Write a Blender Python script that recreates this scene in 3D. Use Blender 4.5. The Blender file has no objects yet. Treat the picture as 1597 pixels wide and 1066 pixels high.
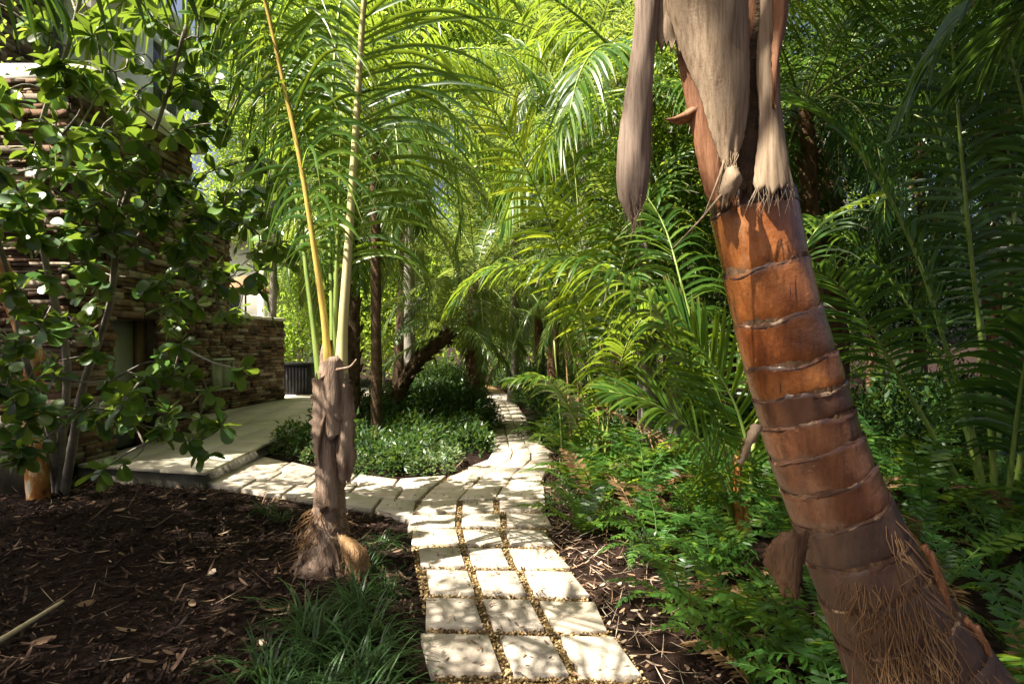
import bpy, math, random
import numpy as np
from mathutils import Vector, Matrix

# ------------------------------------------------------------------ camera, sky, sun, exposure
scene = bpy.context.scene
COL = scene.collection
W_PX, H_PX, F_PX, HOR, CAM_H = 1597.0, 1066.0, 1000.0, 540.0, 1.5

cam_d = bpy.data.cameras.new('camera')
cam_d.sensor_width = 36.0
cam_d.lens = 36.0 * F_PX / W_PX
cam_d.shift_y = (HOR - H_PX / 2) / W_PX
cam_d.clip_start = 0.05
cam_d.clip_end = 2000
cam = bpy.data.objects.new('camera', cam_d)
COL.objects.link(cam)
cam.location = (0, 0, CAM_H)
cam.rotation_euler = (math.radians(90), 0, 0)
scene.camera = cam

SUN_EL = math.radians(56)
SUN_H = np.array([-0.88, -0.475])               # horizontal direction towards the sun
SUN_ROT = math.atan2(SUN_H[0], SUN_H[1])
SHX, SHY = -SUN_H / math.tan(SUN_EL)             # shadow shift per metre of height

world = bpy.data.worlds.new('World')
scene.world = world
world.use_nodes = True
wn = world.node_tree.nodes
wl = world.node_tree.links
wn.clear()
sky = wn.new('ShaderNodeTexSky')
sky.sky_type = 'NISHITA'
sky.sun_disc = False
sky.sun_elevation = SUN_EL
sky.sun_rotation = SUN_ROT
sky.dust_density = 8.0
sky.air_density = 0.7
sky.ozone_density = 0.4
bg = wn.new('ShaderNodeBackground')
bg.inputs['Strength'].default_value = 0.055
wo = wn.new('ShaderNodeOutputWorld')
wl.new(sky.outputs[0], bg.inputs[0])
wl.new(bg.outputs[0], wo.inputs[0])

sun_d = bpy.data.lights.new('sun', 'SUN')
sun_d.energy = 5.0
sun_d.angle = math.radians(0.55)
sun_d.color = (1.0, 0.93, 0.80)
sun = bpy.data.objects.new('sun', sun_d)
COL.objects.link(sun)
sdir = Vector((SUN_H[0] * math.cos(SUN_EL), SUN_H[1] * math.cos(SUN_EL), math.sin(SUN_EL)))
sun.rotation_euler = (-sdir).to_track_quat('-Z', 'Y').to_euler()
sun.location = sdir * 30

scene.view_settings.view_transform = 'Standard'
scene.view_settings.look = 'None'
scene.view_settings.gamma = 1.0
scene.view_settings.exposure = 2.0
scene.view_settings.use_curve_mapping = False
cy = scene.cycles
cy.use_denoising = True
try:
    cy.denoiser = 'OPENIMAGEDENOISE'
except Exception:
    pass
cy.max_bounces = 7
cy.diffuse_bounces = 4
cy.glossy_bounces = 2
cy.transmission_bounces = 5
cy.transparent_max_bounces = 4
cy.sample_clamp_indirect = 4.0
cy.caustics_reflective = False
cy.caustics_refractive = False

rng = np.random.default_rng(11)
random.seed(5)


def P(px, py, d):
    """point seen at photo pixel (px, py) at distance d in front of the camera"""
    return np.array([(px - 798.5) / F_PX * d, d, CAM_H + (HOR - py) / F_PX * d])


def G(px, py, z=0.0):
    """point of the plane of height z seen at photo pixel"""
    d = (CAM_H - z) * F_PX / (py - HOR)
    return np.array([(px - 798.5) / F_PX * d, d, z])


# ------------------------------------------------------------------ object helpers
def tag(o, label=None, cat=None, group=None, kind=None):
    if label: o['label'] = label
    if cat: o['category'] = cat
    if group: o['group'] = group
    if kind: o['kind'] = kind
    return o


def empty(name, loc=(0, 0, 0), rz=0.0):
    o = bpy.data.objects.new(name, None)
    o.empty_display_size = 0.1
    COL.objects.link(o)
    o.location = loc
    o.rotation_euler = (0, 0, rz)
    return o


def link(name, me, parent=None):
    o = bpy.data.objects.new(name, me)
    COL.objects.link(o)
    if parent is not None:
        o.parent = parent
    return o


def wobj(name, me, parent):
    """child whose mesh is in world coordinates under a parent standing at a plain location"""
    o = link(name, me, parent)
    if parent is not None:
        inv = Vector((0, 0, 0))
        p = parent
        while p is not None:
            inv += p.location
            p = p.parent
        o.location = -inv
    return o


def make_mesh(name, V, faces, mats, rnd=None, along=None, smooth=False, midx=None):
    """V (n,3); faces list of (m,k) int arrays"""
    V = np.ascontiguousarray(V, dtype=np.float32)
    me = bpy.data.meshes.new(name)
    me.vertices.add(len(V))
    me.vertices.foreach_set('co', V.ravel())
    faces = [np.asarray(f, dtype=np.int32) for f in faces if len(f)]
    loops = np.concatenate([f.ravel() for f in faces])
    tot = np.concatenate([np.full(len(f), f.shape[1], np.int32) for f in faces])
    start = np.concatenate([[0], np.cumsum(tot)[:-1]]).astype(np.int32)
    me.loops.add(len(loops))
    me.loops.foreach_set('vertex_index', loops)
    me.polygons.add(len(tot))
    me.polygons.foreach_set('loop_start', start)
    if smooth:
        me.polygons.foreach_set('use_smooth', np.ones(len(tot), bool))
    if midx is not None:
        me.polygons.foreach_set('material_index', np.asarray(midx, dtype=np.int32))
    me.update(calc_edges=True)
    if not isinstance(mats, (list, tuple)):
        mats = [mats]
    for m in mats:
        me.materials.append(m)
    if rnd is not None:
        a = me.attributes.new('rnd', 'FLOAT', 'POINT')
        a.data.foreach_set('value', np.ascontiguousarray(rnd, dtype=np.float32))
    if along is not None:
        a = me.attributes.new('along', 'FLOAT', 'POINT')
        a.data.foreach_set('value', np.ascontiguousarray(along, dtype=np.float32))
    return me


class Buf:
    def __init__(s):
        s.V = []; s.F = {}; s.R = []; s.A = []; s.n = 0

    def add(s, V, F, r=0.5, a=0.0):
        V = np.asarray(V, dtype=np.float64).reshape(-1, 3)
        for f in (F if isinstance(F, list) else [F]):
            f = np.asarray(f)
            s.F.setdefault(f.shape[1], []).append(f + s.n)
        s.V.append(V)
        s.R.append(np.broadcast_to(np.asarray(r, dtype=np.float64), (len(V),)))
        s.A.append(np.broadcast_to(np.asarray(a, dtype=np.float64), (len(V),)))
        s.n += len(V)

    def mesh(s, name, mat, smooth=False):
        return make_mesh(name, np.concatenate(s.V), [np.concatenate(f) for f in s.F.values()], mat,
                         np.concatenate(s.R), np.concatenate(s.A), smooth)


def nrm(v):
    return v / np.maximum(np.linalg.norm(v, axis=-1, keepdims=True), 1e-9)


def curve(ctrl, n):
    """Catmull-Rom through the control points, n samples evenly spaced by length"""
    c = np.asarray(ctrl, dtype=np.float64)
    if len(c) == 2:
        t = np.linspace(0, 1, n)[:, None]
        return c[0] * (1 - t) + c[1] * t
    p = np.vstack([2 * c[0] - c[1], c, 2 * c[-1] - c[-2]])
    out = []
    for i in range(1, len(p) - 2):
        t = np.linspace(0, 1, 16, endpoint=False)[:, None]
        a, b, d, e = p[i - 1], p[i], p[i + 1], p[i + 2]
        out.append(0.5 * (2 * b + (d - a) * t + (2 * a - 5 * b + 4 * d - e) * t ** 2 + (3 * b - a - 3 * d + e) * t ** 3))
    out = np.vstack(out + [c[-1:]])
    s = np.concatenate([[0], np.cumsum(np.linalg.norm(np.diff(out, axis=0), axis=1))])
    q = np.linspace(0, s[-1], n)
    return np.stack([np.interp(q, s, out[:, k]) for k in range(out.shape[1])], axis=1)


def frames(pts):
    T = nrm(np.gradient(pts, axis=0))
    ref = np.array([0.0, 1.0, 0.0]) if abs(T[0][1]) < 0.8 else np.array([1.0, 0, 0])
    U = np.zeros_like(T)
    u = ref
    for i in range(len(T)):
        u = u - T[i] * np.dot(u, T[i])
        u = u / max(np.linalg.norm(u), 1e-9)
        U[i] = u
    return T, U, np.cross(T, U)


def tube(buf, pts, rad, k=8, rough=0.0, r=0.5, cap=True, flat=1.0):
    pts = np.asarray(pts, dtype=np.float64)
    n = len(pts)
    rad = np.broadcast_to(np.asarray(rad, dtype=np.float64), (n,))
    T, U, B = frames(pts)
    a = np.linspace(0, 2 * np.pi, k, endpoint=False)
    rr = rad[:, None] * (1 + rough * rng.normal(size=(n, k)))
    V = pts[:, None, :] + rr[..., None] * (np.cos(a)[None, :, None] * U[:, None, :] + flat * np.sin(a)[None, :, None] * B[:, None, :])
    i = np.arange(n - 1)[:, None] * k
    j = np.arange(k)[None, :]
    j2 = (j + 1) % k
    F = np.stack([i + j, i + j2, i + k + j2, i + k + j], axis=-1).reshape(-1, 4)
    al = np.repeat(np.linspace(0, 1, n), k)
    Fs = [F]
    V = V.reshape(-1, 3)
    if cap:
        V = np.vstack([V, pts[0], pts[-1]])
        c0, c1 = n * k, n * k + 1
        jj = np.arange(k)
        Fs.append(np.vstack([np.stack([(jj + 1) % k, jj, np.full(k, c0)], 1),
                             np.stack([(n - 1) * k + jj, (n - 1) * k + (jj + 1) % k, np.full(k, c1)], 1)]))
        al = np.concatenate([al, [0, 1]])
    buf.add(V, Fs, r, al)


def box(buf, lo, hi, r=0.5):
    x0, y0, z0 = lo; x1, y1, z1 = hi
    V = np.array([[x, y, z] for z in (z0, z1) for (x, y) in ((x0, y0), (x1, y0), (x1, y1), (x0, y1))])
    F = np.array([[0, 3, 2, 1], [4, 5, 6, 7], [0, 1, 5, 4], [1, 2, 6, 5], [2, 3, 7, 6], [3, 0, 4, 7]])
    buf.add(V, F, r)


def prism(buf, poly, z0, z1, bev=0.0, r=0.5):
    """upright slab over a convex polygon with an optional chamfered top edge"""
    p = np.asarray(poly, dtype=np.float64)
    n = len(p)
    c = p.mean(0)
    rings = [(p, z0), (p, z1 - bev)] if bev else [(p, z0), (p, z1)]
    if bev:
        d = np.linalg.norm(p - c, axis=1, keepdims=True)
        rings.append((c + (p - c) * (1 - bev * 1.3 / d), z1))
    V = np.vstack([np.column_stack([q, np.full(n, z)]) for q, z in rings])
    F = []
    for k in range(len(rings) - 1):
        for i in range(n):
            F.append([k * n + i, k * n + (i + 1) % n, (k + 1) * n + (i + 1) % n, (k + 1) * n + i])
    buf.add(V, [np.array(F), np.array([[(len(rings) - 1) * n + i for i in range(n)]])], r)


# ------------------------------------------------------------------ materials
def newmat(name):
    m = bpy.data.materials.new(name)
    m.use_nodes = True
    nt = m.node_tree
    nt.nodes.clear()
    out = nt.nodes.new('ShaderNodeOutputMaterial')
    return m, nt, out


def nd(nt, t, **kw):
    n = nt.nodes.new(t)
    for k, v in kw.items():
        setattr(n, k, v)
    return n


def rampnode(nt, stops):
    r = nd(nt, 'ShaderNodeValToRGB')
    e = r.color_ramp.elements
    while len(e) > 1:
        e.remove(e[-1])
    e[0].position = stops[0][0]; e[0].color = (*stops[0][1], 1)
    for p, c in stops[1:]:
        x = e.new(p); x.color = (*c, 1)
    return r


def noise(nt, scale, detail=4, vec=None, rough=0.6, dim=None):
    n = nd(nt, 'ShaderNodeTexNoise')
    n.inputs['Scale'].default_value = scale
    n.inputs['Detail'].default_value = detail
    n.inputs['Roughness'].default_value = rough
    if vec is not None:
        nt.links.new(vec, n.inputs['Vector'])
    return n


def mixc(nt, fac, a, b, mode='MIX'):
    m = nd(nt, 'ShaderNodeMix', data_type='RGBA', blend_type=mode)
    for sock, val in ((m.inputs[0], fac), (m.inputs[6], a), (m.inputs[7], b)):
        if hasattr(val, 'links') or isinstance(val, bpy.types.NodeSocket):
            nt.links.new(val, sock)
        elif isinstance(val, (int, float)):
            sock.default_value = val
        else:
            sock.default_value = (*val, 1)
    return m.outputs[2]


def leafmat(name, stops, trans=0.4, tcol=(0.30, 0.42, 0.03), rough=0.42, tip=None, spec=0.45):
    """leaf: glossy cuticle in front, light passing through; colour varies leaf by leaf (attribute rnd)"""
    m, nt, out = newmat(name)
    at = nd(nt, 'ShaderNodeAttribute', attribute_name='rnd')
    geo = nd(nt, 'ShaderNodeNewGeometry')
    oi = nd(nt, 'ShaderNodeObjectInfo')
    n1 = noise(nt, 3.0, 3, geo.outputs['Position'])
    ad = nd(nt, 'ShaderNodeMath', operation='MULTIPLY_ADD')
    nt.links.new(n1.outputs[0], ad.inputs[0]); ad.inputs[1].default_value = 0.5
    nt.links.new(at.outputs['Fac'], ad.inputs[2])
    ad2 = nd(nt, 'ShaderNodeMath', operation='MULTIPLY_ADD')
    nt.links.new(oi.outputs['Random'], ad2.inputs[0]); ad2.inputs[1].default_value = 0.25
    nt.links.new(ad.outputs[0], ad2.inputs[2])
    sb = nd(nt, 'ShaderNodeMath', operation='SUBTRACT')
    nt.links.new(ad2.outputs[0], sb.inputs[0]); sb.inputs[1].default_value = 0.38
    rp = rampnode(nt, stops)
    nt.links.new(sb.outputs[0], rp.inputs[0])
    col = rp.outputs[0]
    if tip is not None:
        al = nd(nt, 'ShaderNodeAttribute', attribute_name='along')
        mr = nd(nt, 'ShaderNodeMapRange')
        mr.inputs[1].default_value = 0.86; mr.inputs[2].default_value = 1.0
        nt.links.new(al.outputs['Fac'], mr.inputs[0])
        col = mixc(nt, mr.outputs[0], col, tip)
    bs = nd(nt, 'ShaderNodeBsdfPrincipled')
    nt.links.new(col, bs.inputs['Base Color'])
    bs.inputs['Roughness'].default_value = rough
    bs.inputs['Specular IOR Level'].default_value = spec
    tr = nd(nt, 'ShaderNodeBsdfTranslucent')
    tc = mixc(nt, 0.62, col, tcol)
    nt.links.new(tc, tr.inputs['Color'])
    mx = nd(nt, 'ShaderNodeMixShader')
    mx.inputs[0].default_value = trans
    nt.links.new(bs.outputs[0], mx.inputs[1])
    nt.links.new(tr.outputs[0], mx.inputs[2])
    nt.links.new(mx.outputs[0], out.inputs[0])
    return m


def solid(name, stops, scale=6.0, rough=0.75, bump=0.3, bscale=40.0, stretch=None, spec=0.3, detail=5, coord='Object', use_rnd=0.0, rough_var=0.0, bdist=0.02):
    """mineral, wood or bark: colour from noise, relief from finer noise, optional grain stretch"""
    m, nt, out = newmat(name)
    if coord == 'World':
        g = nd(nt, 'ShaderNodeNewGeometry'); vec = g.outputs['Position']
    else:
        g = nd(nt, 'ShaderNodeTexCoord'); vec = g.outputs['Object']
    if stretch is not None:
        mp = nd(nt, 'ShaderNodeMapping')
        mp.inputs['Scale'].default_value = stretch
        nt.links.new(vec, mp.inputs['Vector']); vec = mp.outputs[0]
    n1 = noise(nt, scale, detail, vec)
    fac = n1.outputs[0]
    if use_rnd:
        at = nd(nt, 'ShaderNodeAttribute', attribute_name='rnd')
        oi = nd(nt, 'ShaderNodeObjectInfo')
        s1 = nd(nt, 'ShaderNodeMath', operation='ADD')
        nt.links.new(at.outputs['Fac'], s1.inputs[0]); nt.links.new(oi.outputs['Random'], s1.inputs[1])
        fr = nd(nt, 'ShaderNodeMath', operation='FRACT'); nt.links.new(s1.outputs[0], fr.inputs[0])
        s2 = nd(nt, 'ShaderNodeMath', operation='MULTIPLY_ADD')
        nt.links.new(fr.outputs[0], s2.inputs[0]); s2.inputs[1].default_value = use_rnd
        nt.links.new(fac, s2.inputs[2])
        s3 = nd(nt, 'ShaderNodeMath', operation='SUBTRACT')
        nt.links.new(s2.outputs[0], s3.inputs[0]); s3.inputs[1].default_value = use_rnd * 0.5
        fac = s3.outputs[0]
    rp = rampnode(nt, stops)
    nt.links.new(fac, rp.inputs[0])
    bs = nd(nt, 'ShaderNodeBsdfPrincipled')
    nt.links.new(rp.outputs[0], bs.inputs['Base Color'])
    bs.inputs['Roughness'].default_value = rough
    bs.inputs['Specular IOR Level'].default_value = spec
    if rough_var:
        mr = nd(nt, 'ShaderNodeMapRange')
        mr.inputs[3].default_value = rough - rough_var; mr.inputs[4].default_value = rough + rough_var
        nr = noise(nt, scale * 2.3, 4, vec)
        nt.links.new(nr.outputs[0], mr.inputs[0]); nt.links.new(mr.outputs[0], bs.inputs['Roughness'])
    if bump:
        n2 = noise(nt, bscale, 6, vec)
        b = nd(nt, 'ShaderNodeBump'); b.inputs['Strength'].default_value = bump
        b.inputs['Distance'].default_value = bdist
        nt.links.new(n2.outputs[0], b.inputs['Height'])
        nt.links.new(b.outputs[0], bs.inputs['Normal'])
    nt.links.new(bs.outputs[0], out.inputs[0])
    return m


M = {}
# foliage
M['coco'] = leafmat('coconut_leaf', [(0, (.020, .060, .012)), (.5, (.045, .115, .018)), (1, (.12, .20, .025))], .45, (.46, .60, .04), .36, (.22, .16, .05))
M['coco_yellow'] = leafmat('sunlit_palm_leaf', [(0, (.10, .18, .015)), (.5, (.20, .30, .025)), (1, (.32, .38, .04))], .5, (.75, .85, .06), .4)  # bright yellow copy of the palm leaf, sun glow put into its colour
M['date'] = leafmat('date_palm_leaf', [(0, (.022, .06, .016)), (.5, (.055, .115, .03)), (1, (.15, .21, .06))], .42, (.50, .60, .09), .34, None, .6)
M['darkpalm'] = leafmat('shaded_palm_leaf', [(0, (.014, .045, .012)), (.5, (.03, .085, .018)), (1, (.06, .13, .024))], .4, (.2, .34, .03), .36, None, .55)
M['deadleaf'] = leafmat('dead_frond', [(0, (.16, .09, .04)), (.5, (.28, .18, .09)), (1, (.40, .29, .17))], .25, (.4, .25, .1), .7, None, .2)
M['clusia'] = leafmat('clusia_leaf', [(0, (.018, .055, .012)), (.5, (.045, .12, .02)), (1, (.12, .21, .035))], .34, (.36, .50, .04), .34, None, .5)
M['fern'] = leafmat('fern_leaf', [(0, (.018, .06, .012)), (.5, (.045, .13, .02)), (1, (.14, .24, .03))], .45, (.46, .60, .05), .42)
M['cover'] = leafmat('groundcover_leaf', [(0, (.03, .08, .02)), (.45, (.05, .10, .03)), (.7, (.13, .18, .08)), (1, (.40, .42, .29))], .32, (.3, .4, .08), .4)
M['grass'] = leafmat('liriope_blade', [(0, (.010, .036, .010)), (.5, (.024, .068, .018)), (1, (.06, .125, .035))], .3, (.2, .3, .04), .4)
M['tree_lit'] = leafmat('tree_leaf_sunlit', [(0, (.04, .09, .012)), (.5, (.10, .18, .02)), (1, (.26, .30, .03))], .55, (.62, .84, .10), .45)  # brighter leaf copy, sunlight on the centre trees put into the colour
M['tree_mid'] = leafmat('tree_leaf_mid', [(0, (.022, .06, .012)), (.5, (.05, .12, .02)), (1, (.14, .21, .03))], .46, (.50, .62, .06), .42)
M['tree_dark'] = leafmat('tree_leaf_dark', [(0, (.012, .035, .012)), (.5, (.026, .07, .018)), (1, (.055, .11, .03))], .35, (.18, .28, .03), .4)  # dark green leaf; on the right-hand trees it also carries their shade
# stems and bark
M['petiole_yellow'] = solid('petiole_yellow', [(.3, (.50, .43, .17)), (.6, (.62, .56, .29)), (.72, (.40, .30, .12))], 5, .4, .05, 30, (8, 8, .6), .5)
M['petiole_orange'] = solid('petiole_orange', [(.3, (.42, .27, .05)), (.6, (.54, .40, .10)), (.72, (.30, .18, .05))], 5, .4, .05, 30, (8, 8, .6), .5)
M['petiole_green'] = solid('petiole_green', [(.3, (.10, .17, .03)), (.6, (.20, .27, .06)), (.8, (.30, .30, .09))], 3, .4, .05, 30, (8, 8, .6), .5)
M['rachis'] = solid('rachis_green', [(.3, (.14, .19, .04)), (.7, (.30, .32, .10))], 4, .4, 0, 30)
M['bark_left'] = solid('fibrous_palm_bark', [(.25, (.07, .042, .027)), (.45, (.20, .135, .095)), (.6, (.31, .23, .175)), (.8, (.22, .115, .06))], 4, .85, .7, 26, (5, 5, .8), .15)
M['fibre'] = solid('palm_fibre', [(.3, (.09, .05, .025)), (.6, (.19, .11, .055)), (.8, (.30, .20, .11))], 8, .9, 0, 20, None, .1)
M['husk'] = solid('coconut_husk', [(.3, (.20, .11, .05)), (.55, (.36, .22, .11)), (.8, (.42, .29, .17))], 6, .85, .6, 45, (3, 3, 1), .15)
M['bark_dark'] = solid('dark_palm_bark', [(.3, (.035, .024, .016)), (.6, (.10, .065, .04)), (.8, (.16, .11, .07))], 5, .9, .9, 18, (2, 2, 3), .1)
M['bark_brown'] = solid('brown_palm_bark', [(.3, (.07, .04, .024)), (.6, (.18, .105, .06)), (.8, (.27, .18, .11))], 5, .9, .9, 16, (4, 4, 1), .1)
M['bark_grey'] = solid('grey_bark', [(.3, (.10, .09, .075)), (.6, (.24, .215, .18)), (.8, (.34, .31, .27))], 5, .85, .6, 22, None, .15)
M['copper'] = solid('peeling_copper_bark', [(.32, (.12, .035, .012)), (.43, (.36, .13, .03)), (.52, (.45, .22, .06)), (.58, (.58, .44, .28)), (.68, (.62, .56, .46))], 9, .6, .5, 24, (1, 1, .45), .3)
M['sheath'] = solid('dry_sheath', [(.25, (.11, .068, .04)), (.45, (.255, .18, .115)), (.75, (.37, .285, .20))], 5, .75, .3, 30, (22, 22, .9), .2)
M['sheath_grey'] = solid('weathered_sheath', [(.25, (.085, .055, .04)), (.5, (.20, .145, .11)), (.75, (.29, .225, .175))], 5, .8, .3, 30, (22, 22, .9), .15)
M['sheath_inner'] = solid('sheath_orange_wood', [(.25, (.09, .032, .014)), (.5, (.21, .085, .035)), (.75, (.32, .16, .08))], 6, .55, .3, 30, (20, 20, .9), .35)
M['scar'] = solid('leaf_scar_skin', [(.3, (.03, .015, .01)), (.55, (.09, .045, .028)), (.64, (.36, .25, .16)), (.75, (.46, .35, .24))], 16, .8, .3, 60, None, .2, 4, 'World')
# mineral
def pavermat():
    m, nt, out = newmat('limestone_paver')
    g = nd(nt, 'ShaderNodeNewGeometry'); oi = nd(nt, 'ShaderNodeObjectInfo')
    n1 = noise(nt, 4.0, 8, g.outputs['Position'], .7)
    r1 = rampnode(nt, [(.25, (.25, .21, .165)), (.42, (.39, .345, .285)), (.62, (.48, .43, .365)), (.8, (.54, .50, .43))])
    nt.links.new(n1.outputs[0], r1.inputs[0])
    ro = rampnode(nt, [(0, (.78, .75, .72)), (.5, (1, 1, 1)), (1, (.92, .88, .80))]); nt.links.new(oi.outputs['Random'], ro.inputs[0])
    c = mixc(nt, 1.0, r1.outputs[0], ro.outputs[0], 'MULTIPLY')
    n2 = noise(nt, 11, 6, g.outputs['Position'], .75)
    r2 = rampnode(nt, [(.58, (0, 0, 0)), (.70, (.8, .8, .8))]); nt.links.new(n2.outputs[0], r2.inputs[0])
    c = mixc(nt, r2.outputs[0], c, (.13, .095, .06))
    n3 = noise(nt, 90, 3, g.outputs['Position'])
    r3 = rampnode(nt, [(.64, (0, 0, 0)), (.70, (.7, .7, .7))]); nt.links.new(n3.outputs[0], r3.inputs[0])
    c = mixc(nt, r3.outputs[0], c, (.10, .075, .05))
    bs = nd(nt, 'ShaderNodeBsdfPrincipled'); nt.links.new(c, bs.inputs['Base Color']); bs.inputs['Roughness'].default_value = .85
    bs.inputs['Specular IOR Level'].default_value = .25
    b = nd(nt, 'ShaderNodeBump'); b.inputs['Strength'].default_value = .4; b.inputs['Distance'].default_value = .012
    n4 = noise(nt, 45, 8, g.outputs['Position']); nt.links.new(n4.outputs[0], b.inputs['Height']); nt.links.new(b.outputs[0], bs.inputs['Normal'])
    nt.links.new(bs.outputs[0], out.inputs[0])
    return m


M['paver'] = pavermat()
M['tile'] = solid('terrace_travertine', [(.25, (.30, .27, .21)), (.5, (.40, .365, .29)), (.75, (.47, .43, .35))], 2.2, .55, .1, 50, (1, .35, 1), .35, 7, 'World', .15)
M['slabside'] = solid('stained_concrete', [(.3, (.07, .065, .05)), (.55, (.19, .175, .135)), (.8, (.29, .27, .22))], 3.5, .9, .5, 30, None, .15, 7, 'World')
M['gravelbed'] = solid('gravel_bed', [(.3, (.07, .045, .017)), (.5, (.16, .105, .04)), (.7, (.28, .20, .09))], 60, .9, .9, 120, None, .2, 4, 'World')
M['pebble'] = solid('golden_pebble', [(.2, (.08, .045, .016)), (.5, (.20, .125, .045)), (.8, (.38, .28, .14))], 9, .7, 0, 60, None, .3, 3, 'World', .9)
M['soil'] = solid('mulch_soil', [(.3, (.007, .004, .003)), (.5, (.02, .011, .008)), (.75, (.045, .025, .018))], 14, .95, 1.0, 45, None, .1, 8, 'World', 0, 0, .04)
M['chip'] = solid('bark_chip', [(.15, (.008, .004, .003)), (.5, (.021, .011, .008)), (.74, (.043, .022, .015)), (.95, (.16, .10, .065))], 4, .85, 0, 40, None, .2, 3, 'World', .9)
M['litter'] = solid('dry_litter', [(.15, (.09, .05, .03)), (.5, (.22, .14, .085)), (.9, (.42, .33, .25))], 4, .85, 0, 40, None, .15, 3, 'World', .9)
M['ledge'] = solid('ledgestone', [(.15, (.05, .035, .027)), (.35, (.105, .066, .045)), (.5, (.17, .098, .058)), (.65, (.15, .118, .09)), (.85, (.27, .22, .17))], 5, .85, .5, 40, None, .15, 5, 'World', .75)
M['mortar'] = solid('dark_mortar', [(.3, (.025, .02, .017)), (.7, (.06, .05, .04))], 12, .95, .5, 40, None, .1, 4, 'World')
M['stucco'] = solid('white_stucco', [(.3, (.70, .68, .63)), (.7, (.80, .78, .74))], 2, .9, .15, 80, None, .15, 5, 'World')
M['cap'] = solid('cap_stone', [(.3, (.40, .37, .31)), (.7, (.55, .51, .44))], 4, .8, .2, 50, None, .2, 5, 'World')
M['door'] = solid('grey_door_paint', [(.3, (.22, .23, .24)), (.7, (.29, .30, .31))], 2, .4, .03, 60, None, .4)
M['vent'] = solid('sage_vent_paint', [(.3, (.17, .19, .125)), (.7, (.23, .25, .17))], 3, .5, .05, 60, None, .4)
M['ventw'] = solid('pale_metal', [(.3, (.55, .55, .52)), (.7, (.65, .65, .62))], 3, .5, .05, 60, None, .4)
M['black'] = solid('black_resin', [(.3, (.008, .008, .009)), (.7, (.017, .017, .018))], 5, .55, .2, 60, None, .35)
M['steel'] = solid('brushed_steel', [(.3, (.4, .4, .4)), (.7, (.5, .5, .5))], 5, .35, 0, 60, None, .6)
M['umbrella'] = solid('umbrella_cloth', [(.3, (.20, .095, .045)), (.7, (.27, .14, .07))], 4, .85, .1, 60)
M['wood'] = solid('dark_wood', [(.3, (.06, .035, .02)), (.7, (.12, .07, .04))], 6, .6, .2, 30, (6, 6, 1))
M['stick'] = solid('peeled_stick', [(.3, (.52, .40, .23)), (.7, (.66, .55, .37))], 6, .7, .2, 30, (1, 6, 6))
M['glass'] = solid('dark_glass', [(.3, (.02, .025, .03)), (.7, (.04, .045, .05))], 3, .08, 0, 60, None, .6)


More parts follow.
